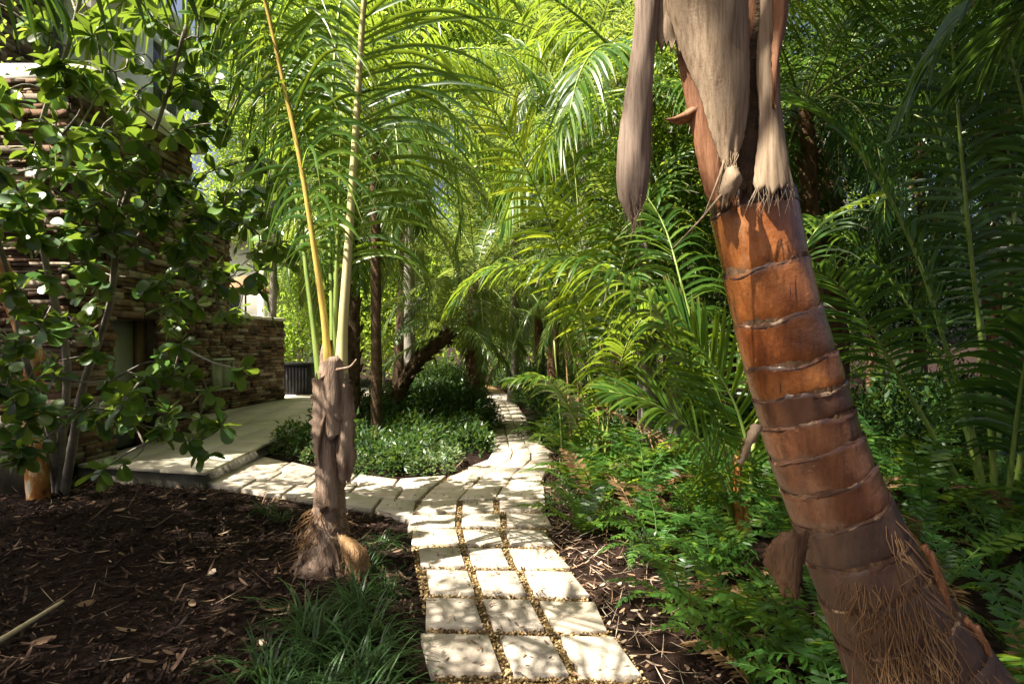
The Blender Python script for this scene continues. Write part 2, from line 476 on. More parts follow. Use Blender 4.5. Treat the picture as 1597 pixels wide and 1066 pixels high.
def trunkmat(name='lacquered_palm_trunk', stops=((.25, (.10, .028, .010)), (.42, (.27, .085, .022)), (.58, (.44, .17, .05)), (.75, (.52, .28, .14))), dk=.56, ro=(.20, .5), old=0.0):
    """glossy ringed palm trunk: orange-brown lacquered skin, dark wet scars and grey lichen"""
    m, nt, out = newmat(name)
    tc = nd(nt, 'ShaderNodeNewGeometry')
    mp = nd(nt, 'ShaderNodeMapping'); mp.inputs['Scale'].default_value = (1, 1, .55)
    nt.links.new(tc.outputs['Position'], mp.inputs['Vector'])
    n1 = noise(nt, 7, 6, mp.outputs[0])
    rp = rampnode(nt, list(stops))
    nt.links.new(n1.outputs[0], rp.inputs[0])
    # fine lengthwise scratches
    mp2 = nd(nt, 'ShaderNodeMapping'); mp2.inputs['Scale'].default_value = (60, 60, 4)
    nt.links.new(tc.outputs['Position'], mp2.inputs['Vector'])
    n3 = noise(nt, 1.0, 4, mp2.outputs[0])
    r3 = rampnode(nt, [(.35, (.45, .40, .36)), (.6, (1, 1, 1))])
    nt.links.new(n3.outputs[0], r3.inputs[0])
    c = mixc(nt, .55, rp.outputs[0], r3.outputs[0], 'MULTIPLY')
    # dark stains of their own shape
    mps = nd(nt, 'ShaderNodeMapping'); mps.inputs['Scale'].default_value = (1.6, 1.6, .7)
    nt.links.new(tc.outputs['Position'], mps.inputs['Vector'])
    n2 = noise(nt, 6.0, 8, mps.outputs[0], .75)
    r2 = rampnode(nt, [(dk, (0, 0, 0)), (dk + .14, (1, 1, 1))])
    nt.links.new(n2.outputs[0], r2.inputs[0])
    c = mixc(nt, r2.outputs[0], c, (.035, .014, .009))
    # fine cracks running up the stem
    mpc = nd(nt, 'ShaderNodeMapping'); mpc.inputs['Scale'].default_value = (110, 110, 5)
    nt.links.new(tc.outputs['Position'], mpc.inputs['Vector'])
    nc_ = noise(nt, 1.0, 5, mpc.outputs[0], .7)
    rc = rampnode(nt, [(.30, (1, 1, 1)), (.37, (0, 0, 0))])
    nt.links.new(nc_.outputs[0], rc.inputs[0])
    c = mixc(nt, rc.outputs[0], c, (.03, .014, .009))
    # lichen specks
    n4 = noise(nt, 38, 4, tc.outputs['Position'])
    r4 = rampnode(nt, [(.66, (0, 0, 0)), (.74, (.55, .55, .55))])
    nt.links.new(n4.outputs[0], r4.inputs[0])
    c = mixc(nt, r4.outputs[0], c, tuple(1.5 * q for q in stops[-1][1]))
    oi = nd(nt, 'ShaderNodeObjectInfo')
    rob = rampnode(nt, [(0, (.60, .46, .38)), (.35, (1, 1, .96)), (.7, (1.1, .98, .85)), (1, (.68, .60, .54))])
    nt.links.new(oi.outputs['Random'], rob.inputs[0])
    c = mixc(nt, .8, c, rob.outputs[0], 'MULTIPLY')
    at = nd(nt, 'ShaderNodeAttribute', attribute_name='rnd')     # 1 = dark, dull: leaf scar, and shade painted on lower internodes
    c = mixc(nt, at.outputs['Fac'], c, (.05, .024, .014))
    bs = nd(nt, 'ShaderNodeBsdfPrincipled')
    nt.links.new(c, bs.inputs['Base Color'])
    mr = nd(nt, 'ShaderNodeMapRange'); mr.inputs[3].default_value = ro[0]; mr.inputs[4].default_value = ro[1]
    nt.links.new(n1.outputs[0], mr.inputs[0]); nt.links.new(mr.outputs[0], bs.inputs['Roughness'])
    bs.inputs['Specular IOR Level'].default_value = .6
    n5 = noise(nt, 30, 6, tc.outputs['Position'])
    b = nd(nt, 'ShaderNodeBump'); b.inputs['Strength'].default_value = .3; b.inputs['Distance'].default_value = .012
    nt.links.new(n5.outputs[0], b.inputs['Height']); nt.links.new(b.outputs[0], bs.inputs['Normal'])
    nt.links.new(bs.outputs[0], out.inputs[0])
    return m


M['trunk'] = trunkmat(dk=.54, ro=(.12, .42))
M['trunk_mid'] = trunkmat('mid_palm_trunk', ((.25, (.06, .022, .012)), (.42, (.15, .06, .028)), (.58, (.25, .115, .055)), (.75, (.33, .21, .14))), .52, (.2, .5))  # duller middle step between upper and lower trunk tones
M['trunk_old_shaded'] = trunkmat('old_shaded_palm_trunk', ((.25, (.03, .018, .011)), (.42, (.07, .038, .022)), (.58, (.12, .066, .038)), (.75, (.19, .12, .08))), .52, (.55, .85))  # older dull bark, darkened further to put lower-trunk shade in the colour

# ------------------------------------------------------------------ the lie of the land
PY = np.array([0.6, 2.0, 2.85, 4.0, 5.1, 6.25, 7.3, 8.57, 10.7, 15.0, 21.0, 30.0])
PL = np.array([-.05, -.22, -.33, -.574, -.80, -.90, -.72, -.25, -.33, -.58, -1.0, -2.6])
PR = np.array([.95, .74, .617, .43, .29, .27, .37, .57, .36, .20, -.18, -1.7])
SX = np.array([-3.45, -2.3, -1.15, -.75])
SLO = np.array([6.95, 6.35, 5.75, 5.45])
SHI = np.array([8.7, 7.75, 7.1, 7.35])


def pl(y): return np.interp(y, PY, PL)
def pr(y): return np.interp(y, PY, PR)


def path_sd(x, y):
    """signed distance-like value: negative on the paths"""
    x = np.asarray(x, float); y = np.asarray(y, float)
    a = np.maximum(pl(y) - x, x - pr(y))
    lo = np.interp(x, SX, SLO); hi = np.interp(x, SX, SHI)
    b = np.maximum.reduce([lo - y, y - hi, x + .6, -3.35 - x])
    return np.minimum(a, b)


def terrace_sd(x, y):
    x = np.asarray(x, float); y = np.asarray(y, float)
    front = 6.77 + (-3.26 - x) * .29
    right = np.where(y < 11.5, np.interp(y, [6.77, 11.5], [-3.26, -3.55]), -2.7)
    return np.maximum.reduce([front - y, x - right, y - 20.0])


def ground_z(x, y):
    sd = path_sd(x, y)
    t = np.clip(sd / .35, 0, 1); t = t * t * (3 - 2 * t)
    bump = .018 * np.sin(2.3 * x + 1.1 * y) * np.sin(1.7 * y - .6 * x) + .012 * np.sin(6.1 * x - 2.0) * np.sin(5.3 * y)
    return -.03 + t * (.035 + bump) + .05 * np.clip((x - 1.2) / 2.5, 0, 1) * t


gx = np.concatenate([[-600, -200, -80, -40, -22, -14], np.arange(-10, 10.01, .125), [14, 22, 40, 80, 200, 600]])
gy = np.concatenate([[-300, -80, -30, -12, -5], np.arange(-1, 16.01, .125), np.arange(17, 31, 1.0), [40, 60, 120, 300, 900]])
X, Y = np.meshgrid(gx, gy)
Z = ground_z(X, Y)
near = (np.abs(X) < 10) & (Y > 0) & (Y < 16)
Z = Z + np.where(near & (path_sd(X, Y) > .1), rng.normal(size=X.shape) * .007, 0)
V = np.stack([X, Y, Z], -1).reshape(-1, 3)
ni = len(gx)
i = np.arange(len(gy) - 1)[:, None] * ni + np.arange(ni - 1)[None, :]
F = np.stack([i, i + 1, i + 1 + ni, i + ni], -1).reshape(-1, 4)
ground = link('ground', make_mesh('ground', V, [F], M['soil'], smooth=True))
tag(ground, 'dark brown mulched garden soil under the palms and ferns', 'ground', kind='structure')

# gravel bed under the pavers
b = Buf()
ys = np.concatenate([np.arange(.6, 12, .2), np.arange(12, 30, .6)])
V = np.vstack([np.column_stack([pl(ys) + .02, ys, np.full(len(ys), -.006)]), np.column_stack([pr(ys) - .02, ys, np.full(len(ys), -.006)])])
n = len(ys)
i = np.arange(n - 1)
b.add(V, np.stack([i, i + n, i + n + 1, i + 1], 1))
xs = np.linspace(-3.4, -.7, 16)
lo = np.interp(xs, SX, SLO); hi = np.interp(xs, SX, SHI)
n = len(xs); i = np.arange(n - 1)
b.add(np.vstack([np.column_stack([xs, lo, np.full(n, -.011)]), np.column_stack([xs, hi, np.full(n, -.011)])]), np.stack([i, i + 1, i + 1 + n, i + n], 1))
path = link('garden_path', b.mesh('garden_path', M['gravelbed']))
tag(path, 'winding garden path of pale pavers set in golden gravel', 'path', kind='structure')

PAV = []          # paver outlines, for keeping the pebbles in the joints


def paver(poly, top):
    poly = np.asarray(poly)
    PAV.append(poly)
    bb = Buf()
    prism(bb, poly, -.025, top, .006)
    me = bb.mesh('paver', M['paver'])
    o = link('paver', me, path)
    return o


y = 1.0
row = 0
while y < 19.5:
    ln = .375 if y < 6.2 else (.52 if y < 14 else .8)
    if y < 6.2: gap = .058
    else: gap = .022
    y1 = y + ln
    n = 3
    edges0 = np.linspace(pl(y) + .015, pr(y) - .015, n + 1)
    edges1 = np.linspace(pl(y1) + .015, pr(y1) - .015, n + 1)
    sh = rng.normal(size=n + 1) * .012
    edges0 = edges0 + sh; edges1 = edges1 + sh
    slant = -.05 if y < 5 else (.12 * (y - 5) if y < 7 else .05)
    for k in range(n):
        h = gap / 2
        a0, a1 = edges0[k] + (h if k else rng.uniform(-.05, .03)), edges0[k + 1] - (h if k < n - 1 else rng.uniform(-.05, .03))
        b0, b1 = edges1[k] + (h if k else rng.uniform(-.05, .03)), edges1[k + 1] - (h if k < n - 1 else rng.uniform(-.05, .03))
        def sl(x, yy): return yy + slant * (x - (pl(yy) + pr(yy)) / 2)
        j = rng.normal(size=4) * .006
        poly = [(a0, sl(a0, y) + j[0]), (a1, sl(a1, y) + j[1]), (b1, sl(b1, y1) + j[2]), (b0, sl(b0, y1) + j[3])]
        if y1 > 5.9 and y < 7.2 and k == 0:
            pass
        paver(poly, .026 + rng.normal() * .004)
    y = y1 + (.10 if y < 6.2 else gap)
    row += 1

# the branch to the terrace
nc, nr = 5, 3
for a in range(nc):
    for c in range(nr):
        g = .018
        q = []
        for (ua, vc, su, sv) in ((a, c, 1, 1), (a + 1, c, -1, 1), (a + 1, c + 1, -1, -1), (a, c + 1, 1, -1)):
            off = .5 * (c % 2) / nc if 0 < ua < nc else 0
            u = np.clip(ua / nc + off * .5, 0, 1)
            x = -3.34 + u * 2.6
            lo_ = np.interp(x, SX, SLO); hi_ = np.interp(x, SX, SHI)
            q.append((x + su * g, lo_ + (hi_ - lo_) * vc / nr + sv * g))
        q = np.array(q)
        if q[:, 0].max() > pl(q[:, 1].mean()) - .03:
            q[:, 0] = np.minimum(q[:, 0], pl(q[:, 1]) - .03)
            if q[:, 0].max() - q[:, 0].min() < .15: continue
        paver(q, .028 + rng.normal() * .004)


def in_pavers(px, py):
    ins = np.zeros(len(px), bool)
    for q in PAV:
        lo_, hi_ = q.min(0), q.max(0)
        c = (px > lo_[0]) & (px < hi_[0]) & (py > lo_[1]) & (py < hi_[1]) & ~ins
        idx = np.nonzero(c)[0]
        if not len(idx): continue
        ok = np.ones(len(idx), bool)
        for k in range(4):
            p0, p1 = q[k], q[(k + 1) % 4]
            ok &= ((p1[0] - p0[0]) * (py[idx] - p0[1]) - (p1[1] - p0[1]) * (px[idx] - p0[0])) > -.003
        ins[idx[ok]] = True
    return ins


# pebbles in the joints
npb = 60000
yy = rng.uniform(2.2, 8.5, npb) ** 1.0
xx = rng.uniform(-1.0, 1.0, npb)
k = (xx > pl(yy) - .01) & (xx < pr(yy) - .005)
xx, yy = xx[k], yy[k]
k = ~in_pavers(xx, yy)
xx, yy = xx[k], yy[k]
OCT = np.array([[1, 0, 0], [-1, 0, 0], [0, 1, 0], [0, -1, 0], [0, 0, 1], [0, 0, -1]], float)
OF = np.array([[0, 2, 4], [2, 1, 4], [1, 3, 4], [3, 0, 4], [2, 0, 5], [1, 2, 5], [3, 1, 5], [0, 3, 5]])


def blobs(buf, cx, cyy, cz, size, flat=.7):
    n = len(cx)
    s = size[:, None, None] * rng.uniform(.6, 1.25, (n, 6, 1))
    a = rng.uniform(0, 6.28, n)
    o = OCT[None] * s * np.array([1, 1, flat])
    V = np.stack([o[..., 0] * np.cos(a)[:, None] - o[..., 1] * np.sin(a)[:, None], o[..., 0] * np.sin(a)[:, None] + o[..., 1] * np.cos(a)[:, None], o[..., 2]], -1)
    V += np.stack([cx, cyy, cz], -1)[:, None, :]
    F = (OF[None] + (np.arange(n) * 6)[:, None, None]).reshape(-1, 3)
    buf.add(V.reshape(-1, 3), F, np.repeat(rng.uniform(0, 1, n), 6))


b = Buf()
blobs(b, xx, yy, rng.uniform(-.004, .014, len(xx)), rng.uniform(.006, .014, len(xx)))
tag(link('gravel', b.mesh('gravel', M['pebble'])), 'golden brown pebbles filling the joints between the pavers', 'gravel', kind='stuff')

# ------------------------------------------------------------------ terrace
b = Buf()
tp = np.array([(-4.88, 7.24), (-3.26, 6.77), (-3.55, 11.5), (-5.95, 11.5), (-5.95, 9.75), (-4.88, 9.75)])
prism(b, [(-5.9, 7.5), (-3.28, 6.79), (-3.57, 11.5), (-6.2, 11.5)], -.1, .15)
prism(b, [(-6.2, 11.502), (-2.72, 11.502), (-2.72, 20.5), (-8, 20.5)], -.1, .15)
terrace = link('terrace', b.mesh('terrace', M['slabside']))
tag(terrace, 'raised terrace of pale tiles with a stained concrete edge', 'terrace', kind='structure')


def tiles(c00, c10, c11, c01, nu, nv, z0, z1):
    c00, c10, c11, c01 = map(np.array, (c00, c10, c11, c01))
    for a in range(nu):
        for c in range(nv):
            q = []
            for (u, v) in ((a, c), (a + 1, c), (a + 1, c + 1), (a, c + 1)):
                u /= nu; v /= nv
                q.append((1 - u) * (1 - v) * c00 + u * (1 - v) * c10 + u * v * c11 + (1 - u) * v * c01)
            q = np.array(q); m = q.mean(0)
            q = m + (q - m) * (1 - .004 / np.linalg.norm(q - m, axis=1, keepdims=True))
            bb = Buf(); prism(bb, q, z0, z1 + rng.normal() * .001, .003)
            link('tile', bb.mesh('tile', M['tile']), terrace)


tiles((-4.90, 7.19), (-3.22, 6.72), (-3.51, 11.49), (-5.2, 11.49), 3, 7, .15, .182)
tiles((-6.1, 9.85), (-5.08, 9.85), (-5.21, 11.49), (-6.1, 11.49), 2, 2, .15, .182)
tiles((-6.1, 11.5), (-2.68, 11.5), (-2.68, 20.4), (-7.8, 20.4), 5, 8, .15, .182)

# ------------------------------------------------------------------ house
house = empty('house', (-6.5, 9.0, 0))
tag(house, 'house clad in brown stacked ledgestone with white upper storey', 'house')


def stone_var():
    V = np.array([[x, y, z] for z in (-.5, .5) for (x, y) in ((-.5, -.5), (.5, -.5), (.5, .5), (-.5, .5))])
    V = V + rng.uniform(-.06, .06, V.shape)
    return V


SF = np.array([[0, 3, 2, 1], [4, 5, 6, 7], [0, 1, 5, 4], [1, 2, 6, 5], [2, 3, 7, 6], [3, 0, 4, 7]])
SVAR = [stone_var() for _ in range(6)]
SME = [make_mesh('stone', v, [SF], M['ledge'], np.full(8, rng.uniform())) for v in SVAR]


def ledge(p0, p1, z0, z1, openings=(), lmin=.10, lmax=.48, hmin=.028, hmax=.095):
    """stone list for a wall from p0 to p1 whose outside is on the right of p0->p1"""
    p0, p1 = np.array(p0, float), np.array(p1, float)
    L = np.linalg.norm(p1 - p0); u = (p1 - p0) / L; nn = np.array([u[1], -u[0]])
    out = []
    z = z0
    while z < z1:
        h = min(rng.uniform(hmin, hmax), z1 - z + .01)
        s = -rng.uniform(0, .2)
        while s < L:
            l = rng.uniform(lmin, lmax)
            a, e = max(s, 0), min(s + l, L)
            s += l
            if e - a < .04: continue
            cut = False
            for (oa, ob, oz0, oz1) in openings:
                if z + h > oz0 + .02 and z < oz1 - .02 and e > oa and a < ob:
                    if a < oa - .05: e = oa
                    elif e > ob + .05: a = ob
                    else: cut = True
            if cut or e - a < .03: continue
            pr_ = rng.uniform(.015, .075)
            c = p0 + u * (a + e) / 2 + nn * (pr_ / 2 - .01)
            out.append((np.array([c[0], c[1], z + h / 2]), (e - a - .006, pr_ + .02, h - .005), math.atan2(u[1], u[0])))
        z += h
    return out


def lay(stones, parent, name='stone', limit=300):
    def app(s):
        c, d, a = s
        px = 798.5 + c[0] / c[1] * 1000
        py = HOR - (c[2] - CAM_H) / c[1] * 1000
        vis = 1.0 if (-20 < px < 1597 and -20 < py < 1066) else 0.01
        return -vis * d[0] * d[2] / (c[1] ** 2)
    stones = sorted(stones, key=app)
    bb = Buf()
    for k, (c, d, a) in enumerate(stones):
        if k < limit:
            o = link(name, SME[k % 6], parent)
            o.location = Vector(c) - parent.location
            o.scale = d
            o.rotation_euler = (0, 0, a)
        else:
            v = SVAR[k % 6] * np.array(d)
            ca, sa = math.cos(a), math.sin(a)
            v = np.column_stack([v[:, 0] * ca - v[:, 1] * sa, v[:, 0] * sa + v[:, 1] * ca, v[:, 2]]) + c
            bb.add(v, SF, rng.uniform())
    if bb.n:
        o = wobj('stonework', bb.mesh('stonework', M['ledge']), parent)
        tag(o, kind='stuff')


# tower block: right face x=-4.9 from y=7.1 to 9.7, front face y=7.1
DY0, DY1 = 7.86, 8.82
ZT = 4.45
b = Buf()
box(b, (-9.5, 7.1, -.1), (-4.9, DY0, ZT)); box(b, (-9.5, DY1, -.1), (-4.9, 9.7, ZT - .004)); box(b, (-9.5, DY0, 1.86), (-4.9, DY1, ZT - .002))
box(b, (-9.5, DY0, -.1), (-5.15, DY1, 1.86))
box(b, (-9.45, 9.7, -.1), (-5.99, 13.55, 4.3))
box(b, (-9.5, 7.05, ZT), (-6.5, 9.0, 6.8))
wobj('wall', b.mesh('wall', M['mortar']), house)
st = ledge((-4.9, 7.1), (-4.9, 9.7), .18, ZT, [(DY0 - 7.1, DY1 - 7.1, 0, 1.86)])
st += ledge((-4.9, 9.7), (-6.0, 9.7), .18, ZT)
st += ledge((-5.99, 9.7), (-5.99, 13.55), .18, 4.3, [(2.95, 3.95, .58, 1.28)])
st += ledge((-9.5, 7.1), (-4.9, 7.1), 0, ZT)
st += ledge((-9.5, 7.05), (-6.5, 7.05), ZT, 6.8)
st += ledge((-6.5, 7.05), (-6.5, 9.0), ZT, 6.8, lmin=.2, lmax=.5)
lay(st, house)
# service door in its recess
b = Buf(); box(b, (-5.15, DY0 + .02, .19), (-5.09, DY0 + .76, 1.84)); d = wobj('door', b.mesh('door', M['door']), house)
b = Buf(); tube(b, curve([(-5.085, DY0 + .68, 1.02), (-5.03, DY0 + .68, 1.02), (-5.03, DY0 + .57, 1.02)], 10), .011, 8)
o = link('handle', b.mesh('handle', M['steel'], True), d)
for zz in (.45, 1.55):
    b = Buf(); box(b, (-5.088, DY0 + .03, zz), (-5.075, DY0 + .055, zz + .11)); link('hinge', b.mesh('hinge', M['steel']), d)
b = Buf()
box(b, (-5.14, DY0 + .765, .185), (-5.02, DY1 - .01, 1.84)); box(b, (-5.14, DY0 + .004, 1.842), (-4.99, DY1 - .004, 1.858))
wobj('door_frame', b.mesh('door_frame', M['wood']), house)
# white upper storey and its balcony
b = Buf()
box(b, (-9.4, 7.4, ZT + .004), (-6.52, 11.0, 6.9))
box(b, (-6.5, 9.9, 4.31), (-5.75, 11.2, 6.9))
wobj('upper_wall', b.mesh('upper_wall', M['stucco']), house)
b = Buf(); box(b, (-6.6, 7.3, ZT + .006), (-4.72, 9.9, ZT + .27)); box(b, (-6.6, 7.36, ZT + .27), (-6.5, 9.8, ZT + .30))
wobj('balcony_slab', b.mesh('balcony_slab', M['stucco']), house)
for (x0, y0, y1, z0, z1) in ((-6.517, 9.99 - 2.3, 9.3, 5.2, 6.5), (-5.748, 10.2, 10.95, 5.0, 6.4)):
    b = Buf(); box(b, (x0 - .05, y0, z0), (x0 + .012, y1, z1)); w = wobj('window', b.mesh('window', M['glass']), house)
    b = Buf()
    for (a0, a1, c0, c1) in ((y0 - .05, y1 + .05, z0 - .06, z0), (y0 - .05, y1 + .05, z1, z1 + .06), (y0 - .05, y0, z0, z1), (y1, y1 + .05, z0, z1), ((y0 + y1) / 2 - .02, (y0 + y1) / 2 + .02, z0, z1)):
        box(b, (x0 - .04, a0, c0), (x0 + .04, a1, c1))
    link('window_frame', b.mesh('window_frame', M['ventw']), w)
b = Buf(); box(b, (-9.7, 7.2, 6.9), (-5.65, 11.3, 7.1)); wobj('roof', b.mesh('roof', M['stucco']), house)
# louvred service hatch in the stone wall
b = Buf()
y0, y1, z0, z1 = 12.67, 13.63, .60, 1.27
for (a0, a1, c0, c1) in ((y0, y1, z0, z0 + .05), (y0, y1, z1 - .05, z1), (y0, y0 + .06, z0 + .05, z1 - .05), (y1 - .06, y1, z0 + .05, z1 - .05)):
    box(b, (-5.99, a0, c0), (-5.90, a1, c1))
hatch = wobj('vent_frame', b.mesh('vent_frame', M['vent']), house)
for (a0, a1) in ((y0 + .065, (y0 + y1) / 2 - .012), ((y0 + y1) / 2 + .012, y1 - .065)):
    b = Buf(); box(b, (-5.99, a0, z0 + .055), (-5.935, a1, z1 - .055)); box(b, (-5.93, a0 + .02, z1 - .10), (-5.915, a1 - .02, z1 - .07))
    link('vent_panel', b.mesh('vent_panel', M['vent']), hatch)
b = Buf(); box(b, (-5.99, y0 + .02, z1 - .047), (-5.885, y1 - .02, z1 - .025)); link('drip_rail', b.mesh('drip_rail', M['ventw']), hatch)

# low garden wall continuing from the house
gw = empty('garden_wall', (-5.87, 14.8, .18))
tag(gw, 'low brown ledgestone garden wall with pale cap beside the terrace', 'wall')
b = Buf(); prism(b, [(-6.35, 13.56), (-5.97, 13.56), (-5.75, 16.1), (-6.35, 16.1)], -.1, 2.12); wobj('core', b.mesh('core', M['mortar']), gw)
lay(ledge((-5.97, 13.56), (-5.75, 16.1), .18, 2.12, lmin=.2, lmax=.5, hmin=.05, hmax=.09), gw, 'stone', 220)
for k in range(4):
    b = Buf(); f0, f1 = k / 4, (k + 1) / 4
    xa, xb = -5.97 + .22 * f0, -5.97 + .22 * f1; ya, yb = 13.57 + 2.57 * f0, 13.57 + 2.57 * f1
    prism(b, [(-6.4, ya + .003), (xa + .06, ya + .003), (xb + .06, yb - .003), (-6.4, yb - .003)], 2.125, 2.2, .01)
    wobj('cap_stone', b.mesh('cap_stone', M['cap']), gw)

# white pool house behind with columns
ph = empty('pool_house', (-8, 24, 0))
tag(ph, 'sunlit white stucco pool house beyond the low garden wall', 'house')
b = Buf(); box(b, (-13, 22, -.1), (-8.05, 27, 5.2)); wobj('wall', b.mesh('wall', M['stucco']), ph)
b = Buf(); box(b, (-13.3, 21.4, 5.2), (-6.9, 27.3, 5.55)); wobj('roof', b.mesh('roof', M['stucco']), ph)
for (cx, cyy) in ((-8.4, 21.8), (-7.3, 23.0), (-7.3, 26.0)):
    b = Buf(); zz = np.array([-.1, .2, .21, .4, 4.6, 4.8, 5.0, 5.2]); rr = np.array([.34, .34, .27, .25, .22, .3, .34, .34])
    tube(b, np.column_stack([np.full(8, cx), np.full(8, cyy), zz]), rr, 20); wobj('column', b.mesh('column', M['stucco'], True), ph)
for xw in (-12.0, -10.3):
    b = Buf(); box(b, (xw, 21.96, 2.2), (xw + 1.0, 22.02, 3.8)); w = wobj('window', b.mesh('window', M['glass']), ph)
    b = Buf()
    for q in ((xw - .06, 21.94, 2.14, xw + 1.06, 2.2), (xw - .06, 21.94, 3.8, xw + 1.06, 3.86)):
        box(b, (q[0], 21.93, q[2]), (q[3], 22.03, q[4]))
    box(b, (xw + .48, 21.935, 2.2), (xw + .52, 22.025, 3.8)); link('window_frame', b.mesh('window_frame', M['ventw']), w)

# market umbrella beyond the garden wall
um = empty('patio_umbrella', (-6.85, 16.6, .18))
tag(um, 'brown cloth patio umbrella open above the low garden wall', 'umbrella')
uc = P(383, 438, 16.6)
b = Buf(); tube(b, [(uc[0], 16.6, .18), (uc[0], 16.6, uc[2] + .1)], .025, 8); wobj('pole', b.mesh('pole', M['wood'], True), um)
b = Buf()
n = 8; R = .62
ang = np.linspace(0, 2 * np.pi, n, endpoint=False)
rings = []
for t in np.linspace(0, 1, 7):
    rings.append(np.column_stack([uc[0] + R * t * np.cos(ang), 16.6 + R * t * np.sin(ang), np.full(n, uc[2] + .14 - .42 * t ** 2)]))
V = np.vstack(rings)
F = []
for k in range(6):
    for j in range(n): F.append([k * n + j, k * n + (j + 1) % n, (k + 1) * n + (j + 1) % n, (k + 1) * n + j])
V2 = V - np.array([0, 0, .012])
b.add(V, np.array(F)); b.add(V2, np.array(F)[:, ::-1])
wobj('canopy', b.mesh('canopy', M['umbrella']), um)
um.location = (uc[0], 16.6, .18)
for ch in um.children: ch.location = (-uc[0], -16.6, -.18)
for j in range(n):
    b = Buf(); tube(b, [V[j] - (0, 0, .02), V[6 * n + j] - (0, 0, .02)], .009, 5); wobj('rib', b.mesh('rib', M['wood']), um)

# black resin cabinet on the far terrace
cb = empty('storage_box', (-6.2, 18.0, .182))
tag(cb, 'black storage box standing on the terrace past the wall', 'box')
b = Buf(); prism(b, [(-6.38, 17.5), (-5.54, 17.5), (-5.6, 18.3), (-6.4, 18.3)], .182, .99, .012); bd = wobj('body', b.mesh('body', M['black']), cb)
b = Buf(); prism(b, [(-6.42, 17.45), (-5.49, 17.45), (-5.55, 18.35), (-6.44, 18.35)], .992, 1.05, .015); wobj('lid', b.mesh('lid', M['black']), cb)
for k in range(9):
    b = Buf(); xx_ = -6.34 + k * .088; box(b, (xx_, 17.485, .25), (xx_ + .05, 17.5, .93)); wobj('slat', b.mesh('slat', M['black']), cb)

# pale garden bench ledge at the left of the house front
ld = empty('stone_ledge', (-5.6, 6.5, 0))
tag(ld, 'pale stone ledge in front of the house beside the copper trunk', 'ledge')
b = Buf(); box(b, (-7.2, 6.45, -.05), (-4.87, 6.95, .68)); wobj('base', b.mesh('base', M['slabside']), ld)
for k in range(4):
    b = Buf(); x0 = -7.25 + k * .605; prism(b, [(x0, 6.4), (x0 + .6, 6.4), (x0 + .6, 6.98), (x0, 6.98)], .682, .75, .01); wobj('slab', b.mesh('slab', M['cap']), ld)

# ------------------------------------------------------------------ plant builders
def leaflet_arrays(pts, n, L, w, t0=.12, t1=1.0, K=5, ang=(72, 25), lift=.25, droop=.9, jit=.1, hint=(0, 0, 1), fold=0.0, tipL=.35, sides=(-1, 1)):
    """leaflets along a rachis: returns V (m, K+1, c, 3)"""
    pts = np.asarray(pts)
    S = len(pts)
    T, _, _ = frames(pts)
    Vs = []
    for sgn in sides:
        t = np.clip(np.linspace(t0, t1, n) + rng.normal(size=n) * .25 / n, 0, 1)
        q = t * (S - 1)
        i0 = np.clip(q.astype(int), 0, S - 2); f = (q - i0)[:, None]
        p = pts[i0] * (1 - f) + pts[i0 + 1] * f
        tt = nrm(T[i0] * (1 - f) + T[i0 + 1] * f)
        h = np.asarray(hint, float)
        N = nrm(h - tt * (tt @ h)[:, None])
        Sd = np.cross(tt, N) * sgn
        u = (t - t0) / max(t1 - t0, 1e-6)
        a = np.radians(ang[0] + (ang[1] - ang[0]) * u ** 1.4) * (1 + rng.normal(size=n) * jit * .5)
        lf = lift + rng.normal(size=n) * jit
        d0 = nrm(np.cos(a)[:, None] * tt + np.sin(a)[:, None] * (Sd * np.cos(lf)[:, None] + N * np.sin(lf)[:, None]))
        ln = L * np.minimum(.55 + 1.8 * u, 1) * np.where(u > .55, 1 - (1 - tipL) * ((u - .55) / .45) ** 1.5, 1) * (1 + rng.normal(size=n) * jit * .6)
        dr = droop * (1 + rng.normal(size=n) * jit * 1.5)
        pos = [p]; dirs = []
        for k in range(K):
            s = (k + .5) / K
            d = nrm(d0 + (dr * 1.5 * s ** 1.3)[:, None] * np.array([0, 0, -1.0]))
            dirs.append(d)
            pos.append(pos[-1] + d * (ln / K)[:, None])
        dirs.append(dirs[-1])
        pr_ = np.interp(np.linspace(0, 1, K + 1), [0, .12, .3, .55, .8, 1], [.45, .9, 1, .9, .55, .04]) * w / 2
        wd = nrm(tt + N * (rng.normal(size=n) * .25)[:, None])
        rows = []
        for k in range(K + 1):
            d = dirs[k]
            wd = wd - d * np.sum(wd * d, 1, keepdims=True)
            wd = nrm(wd)
            nn = np.cross(d, wd)
            hw = pr_[k]
            if fold:
                lf_ = nn * hw * fold
                rows.append(np.stack([pos[k] - wd * hw + lf_, pos[k], pos[k] + wd * hw + lf_], 1))
            else:
                rows.append(np.stack([pos[k] - wd * hw, pos[k] + wd * hw], 1))
        Vs.append(np.stack(rows, 1))
    return np.concatenate(Vs)


def strip_faces(K, c):
    F = []
    for k in range(K):
        for j in range(c - 1):
            F.append([k * c + j, k * c + j + 1, (k + 1) * c + j + 1, (k + 1) * c + j])
    return np.array(F)


def add_strips(buf, V, r=None):
    m, K1, c, _ = V.shape
    f = strip_faces(K1 - 1, c)
    F = (f[None] + (np.arange(m) * K1 * c)[:, None, None]).reshape(-1, 4)
    rr = rng.uniform(0, 1, m) if r is None else np.clip(r + rng.normal(size=m) * .15, 0, 1)
    al = np.tile(np.repeat(np.linspace(0, 1, K1), c), m)
    buf.add(V.reshape(-1, 3), F, np.repeat(rr, K1 * c), al)


